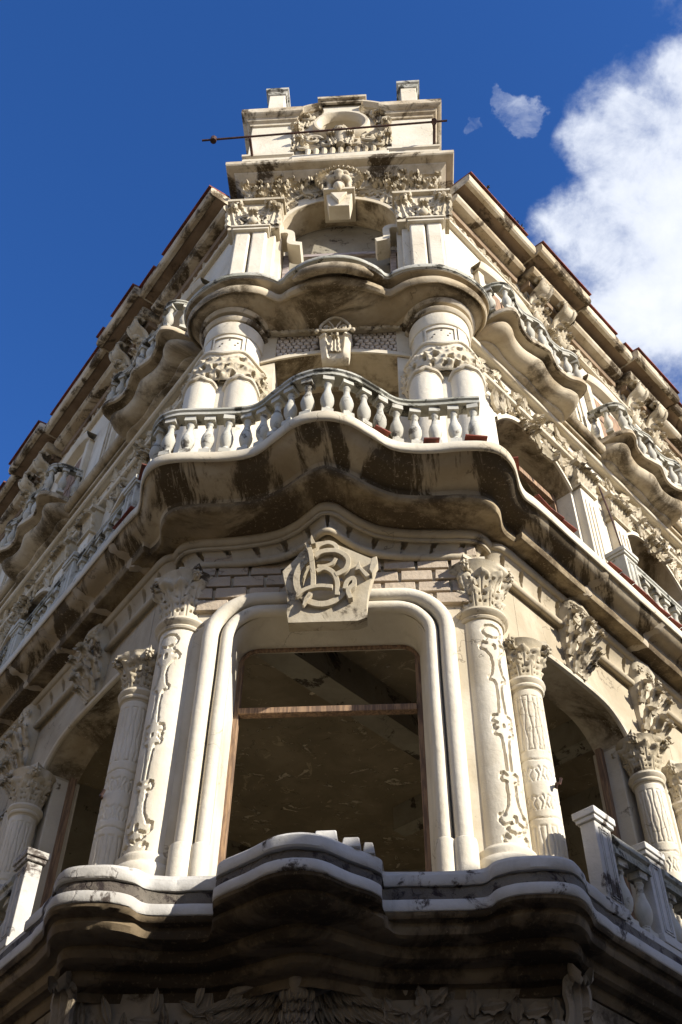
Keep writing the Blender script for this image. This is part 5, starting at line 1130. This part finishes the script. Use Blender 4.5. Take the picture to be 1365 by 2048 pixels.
for sx in (-1, 1):
    g = G(); P = [FF(sx * x, .12, 26.07 + .42 * (1 - (x / 1.15) ** 2)) for x in np.linspace(.5, 1.12, 10)]; rows = [[(p[0], p[1] + dy, p[2] + dz) for dy, dz in ((.5, -.1), (0, -.10), (-.06, -.04), (-.10, 0.0), (-.10, .07), (.5, .09))] for p in P]; g.grid(rows); g.obj('curved_coping', 'cornice', B, .003)
    g = G()      # scrollwork under the oculus
    for s_, z, r_, hd, a0 in ((.30, 24.30, .17, 1, 1.5), (.62, 24.50, .20, -1, 0), (.85, 24.15, .14, 1, 2), (.95, 25.0, .15, -1, 1), (.80, 25.75, .16, 1, 0), (1.02, 25.4, .10, 1, 0)): g.tube(curlpath(FF, sx * s_, z, r_, 1.4, .16, sx * hd, a0), .045, 7)
    leaf_spray(g, FF, .10, [(sx * .75, 24.7, 90 - sx * 40, .5), (sx * .95, 24.6, 90 - sx * 10, .4), (sx * .9, 25.4, 90 + sx * 20, .35), (sx * .5, 24.1, 90 - sx * 70, .4), (sx * .75, 25.9, 90 + sx * 70, .35), (sx * 1.0, 24.2, 80, .35)], ACAN, 1.2); g.obj('scrollwork', 'ornament', B, .003, 45)
g = G(); g.lathe([(.02, 24.05), (.10, 24.1), (.08, 24.2), (.17, 24.4), (.24, 24.62), (.20, 24.66)], 0, -.18, 16); leaf_spray(g, FF, .2, [(0, 24.1, 90, .5), (-.1, 24.1, 110, .4), (.1, 24.1, 70, .4)], ACAN); g.obj('carved_cup', 'ornament', B, .003)
for k in range(9):
    g = G(); x = -.72 + .18 * k; g.lathe([(.06, 23.62), (.07, 23.7), (.05, 23.78), (.065, 23.9), (.065, 23.98)], x, -.14, 8); g.box(FF, x - .065, x + .065, .06, .20, 23.60, 23.66); g.obj('small_dentil', 'ornament', B, .003)
g = G(); g.box(FF, -1.05, 1.05, .0, .24, 23.02, 23.6); g.obj('attic_plinth', 'trim', B, .004, bevel=.01)

# ---- carved panels under the lowest slab: leaves, grapes, eagle
def stem_leaves(parent, x0, z0, x1, z1, me, n, L, c_, rnd):
    for k in range(n):
        t = (k + .5) / n; x = x0 + (x1 - x0) * t; z = z0 + (z1 - z0) * t + .05 * math.sin(k); base = math.degrees(math.atan2(z1 - z0, x1 - x0)); a_ = base + (38 if k % 2 else -38) + rnd.uniform(-15, 15); l = L * rnd.uniform(.8, 1.15)
        M = basis(Vector(FF(x, c_, z)), Vector((math.cos(R(a_)), -.25, math.sin(R(a_)))), Vector((0, -1, 0)), l, l, l); place(me, 'leaf', M, parent)
gm = G(); gm.add(*LAUREL); LAU = gm.mesh('laurel_leaf'); LAU.materials.append(MT['relief_low'])
gm = G(); gm.add(*OAK); OKM = gm.mesh('oak_leaf'); OKM.materials.append(MT['relief_low'])
rnd = random.Random(8)
LP = empty('laurel_panel', parent=B); RP = empty('oak_panel', parent=B)
for x0, z0, x1, z1 in ((-.75, 5.05, -1.15, 5.60), (-1.0, 4.95, -1.55, 5.55), (-1.35, 4.9, -1.95, 5.45), (-.6, 4.8, -.85, 5.45), (-1.8, 4.9, -2.2, 5.4)): stem_leaves(LP, x0, z0, x1, z1, LAU, 9, .27, .12, rnd)
for x0, z0, x1, z1 in ((.75, 5.0, 1.05, 5.58), (1.0, 4.95, 1.5, 5.55), (1.3, 4.9, 1.9, 5.5), (.55, 4.8, .8, 5.45), (1.75, 4.9, 2.25, 5.45)): stem_leaves(RP, x0, z0, x1, z1, OKM, 9, .29, .12, rnd)
for par, xs in ((LP, -2.05), (RP, 2.1)):
    g = G()
    for k in range(26): g.ball(FF(xs + rnd.uniform(-.14, .14), .16 + rnd.uniform(0, .08), 5.42 - rnd.random() * .4), .042, 7, 5)
    g.obj('grape_cluster', 'relief_low', par)
for sx in (-1, 1):                                            # draped corner leaf
    g = G(); g.inst(ACAN, basis(Vector((sx * 2.36, -.12, 4.95)), (0, -.1, 1), (sx * .5, -.8, 0), .5, .95, .4)); g.obj('corner_leaf', 'relief_low', B, .004)
EG = empty('eagle_relief', (0, 0, .2), B)
ex = -.17
blob([(FF(ex, .22, 5.1), (.17, .16, .42)), (FF(ex, .30, 5.55), (.11, .13, .2)), (FF(ex, .36, 5.78), (.09, .11, .12)), (FF(ex, .50, 5.80), (.035, .09, .05)), (FF(ex, .57, 5.75), (.022, .04, .06)), (FF(ex, .2, 4.7), (.12, .12, .25))], .02, 'body', 'relief_low', EG)
g = G()
for r_ in range(7):
    for k in range(5):
        x = ex + (k - 2 + (.5 if r_ % 2 else 0)) * .062; z = 5.48 - r_ * .09; cc = .22 + .16 * math.sqrt(max(0, 1 - ((x - ex) / .19) ** 2)); g.inst(FEATHER, basis(Vector(FF(x, cc - .01, z)), (0, -.12, -1), (0, -1, 0), .3, .15, .25))
g.obj('breast_feathers', 'relief_low', EG)
for sx in (-1, 1):
    g = G()
    for r_ in range(3):
        for k in range(9):
            t = k / 8; x = ex + sx * (.16 + t * .52); z = 5.52 - .12 * t * t - r_ * .10 + .06 * math.sin(t * 3); a_ = (-100 + sx * 0) + sx * (18 + 48 * t); L = (.20 + .12 * t) * (1 + .25 * r_)
            g.inst(FEATHER, basis(Vector(FF(x, .16 - r_ * .03, z)), (math.cos(R(-90 + sx * (18 + 50 * t))), -.1, math.sin(R(-90 + sx * (18 + 50 * t)))), (0, -1, 0), L * 1.1, L, L))
    g.tube([FF(ex + sx * .1, .17, 5.50), FF(ex + sx * .35, .19, 5.60), FF(ex + sx * .62, .16, 5.52), FF(ex + sx * .72, .12, 5.36)], [.05, .055, .045, .02], 8); g.obj('wing', 'relief_low', EG)

# ================================================================== things apart from the building
rod = G(); rod.tube([(-2.97, -.62, 23.72), (2.33, -.62, 24.05)], .025, 8); rod.tube([(-2.72, -.62, 23.66), (-2.72, -.62, 23.80)], .07, 8); rod.tube([(-1.93, -.62, 23.72), (-1.93, -.12, 23.74)], .03, 6)
rod.tube([(2.05, -.66, 24.0), (2.05, -.58, 24.08)], .06, 8); rod.tube([(2.05, -.62, 24.03), (2.05, -.10, 24.03)], .03, 6)
tag(rod.obj('iron_rod', 'rust'), 'long thin rusty iron rod fixed slantwise across the front of the tower attic', 'rod')
g = G(); g.tube([(2.2, .75, 22.75), (2.95, .95, 22.95)], .03, 6); g.tube([(2.88, .93, 22.78), (2.88, .93, 23.12)], .015, 5); tag(g.obj('pipe_stub', 'rust'), 'short rusty pipe stub sticking out right of the tower cornice above the roof tiles', 'pipe')
def weed(x, y, z, h, label):
    root = empty('weed', (x, y, z)); tag(root, label, 'plant', 'weeds growing on the roof edge'); g = G(); gl = G()
    for k in range(9):
        a_ = random.uniform(0, 2 * PI); e = random.uniform(.5, 1) * h; tip = Vector((math.cos(a_) * e * .45, math.sin(a_) * e * .45, e)); g.tube([(0, 0, 0), tip * .5 + Vector((0, 0, .04)), tip], [.008, .006, .003], 5)
        for j in range(9):
            p = tip * (.3 + .08 * j); al = Vector((random.uniform(-1, 1), random.uniform(-1, 1), random.uniform(-.2, .8))); gl.inst(LAUREL, basis(p, al, (0.1, 0, 1), .1, .1, .1))
    g.obj('stem', 'leafy', root); gl.obj('foliage', 'leafy', root)
x, y, _ = FRr(2.3, 1.95, 0); weed(x, y, 22.4, .5, 'small weed on the right roof edge beside the pipe stub, nearest the tower')
x, y, _ = FRr(3.35, 2.1, 0); weed(x, y, 22.38, .3, 'low weed among the red tiles just before the first projecting cornice block on the right')
g = G(); x, y, _ = FRr(4.35, 2.16, 0); g.tube([(x, y, 13.0), (x - .05, y + .02, 14.1), (x - .1, y + .1, 15.0)], .016, 6); g.tube([(x + .05, y, 13.1), (x + .2, y + .3, 12.7)], .02, 6); tag(g.obj('thin_pole', 'rust'), 'thin dark pole leaning up from the right balcony balustrade pedestal', 'pole')
fl = empty('floodlight', (-.32, -.62, 4.9)); tag(fl, 'black floodlight fixed low on the wall below the carved eagle at the bottom edge', 'floodlight')
g = G(); g.box(lambda s_, c_, z: (s_, -c_, z), -.05, .05, -.1, .12, 0, .28); g.obj('housing', 'black', fl, bevel=.01)
g = G(); g.box(lambda s_, c_, z: (s_, -c_, z), .09, .16, -.1, .1, 0, .2); g.obj('ballast_box', 'black', fl, bevel=.01)
g = G(); g.tube([(0, .1, .1), (0, .5, .1)], .02, 6); g.obj('arm', 'black', fl)

# the building across the street whose roofline shades the lowest slab
def neighbour(d, L, H, s0, s1, floors, label, mat):
    """a plain house whose front stands L metres off along d and faces the corner"""
    t = Vector((-d.y, d.x, 0))
    def fo(s_, c_, z): p = d * (L - c_) + t * s_; return (p.x, p.y, z)
    root = empty('neighbour_building', tuple(fo(0, 0, 0))); tag(root, label, 'building'); inv = Vector(root.location)
    def ob(g, n, m, par=root): g.v = [tuple(Vector(p) - inv) for p in g.v]; return g.obj(n, m, par)
    g = G(); g.box(fo, s0, s1, -9, 0, 0, H - .02); ob(g, 'wall', mat); g = G(); g.box(fo, s0 - .2, s1 + .2, -9.2, .22, H - .35, H); ob(g, 'parapet_cornice', mat)
    for fl_ in range(floors):
        for k in range(int((s1 - s0 - 2) / 3.4)):
            s_ = s0 + 1.8 + k * 3.4; z = .9 + fl_ * 4.2; g = G(); g.box(fo, s_ - .65, s_ + .65, .0, .07, z - .1, z + 2.5); wn = ob(g, 'window', 'trim'); g = G(); g.box(fo, s_ - .52, s_ + .52, .07, .08, z, z + 2.38); ob(g, 'pane', 'glass', wn)
dS = Vector((math.sin(R(SUN_AZ)), -math.cos(R(SUN_AZ)), 0))
neighbour(dS, 16.0, 6.95 + 14.3 * math.tan(R(SUN_EL)), -11, 13, 3, 'plain ochre building across the street to the right, facing the ornate corner building', 'oppwall')
neighbour(Vector((-CA, -SA, 0)), 11.5, 13.0, -20, 3.5, 3, 'plain pale building across the left-hand street, opposite the shaded side of the corner building', 'oppwall')
neighbour(Vector((-.30, -.954, 0)), 16.5, 12.5, -9, 8.5, 2, 'plain sunlit building added out of view across the road to screen low sky and bounce light onto the corner building', 'oppwall')  # unseen house added to cut horizon sky fill and bounce warm light
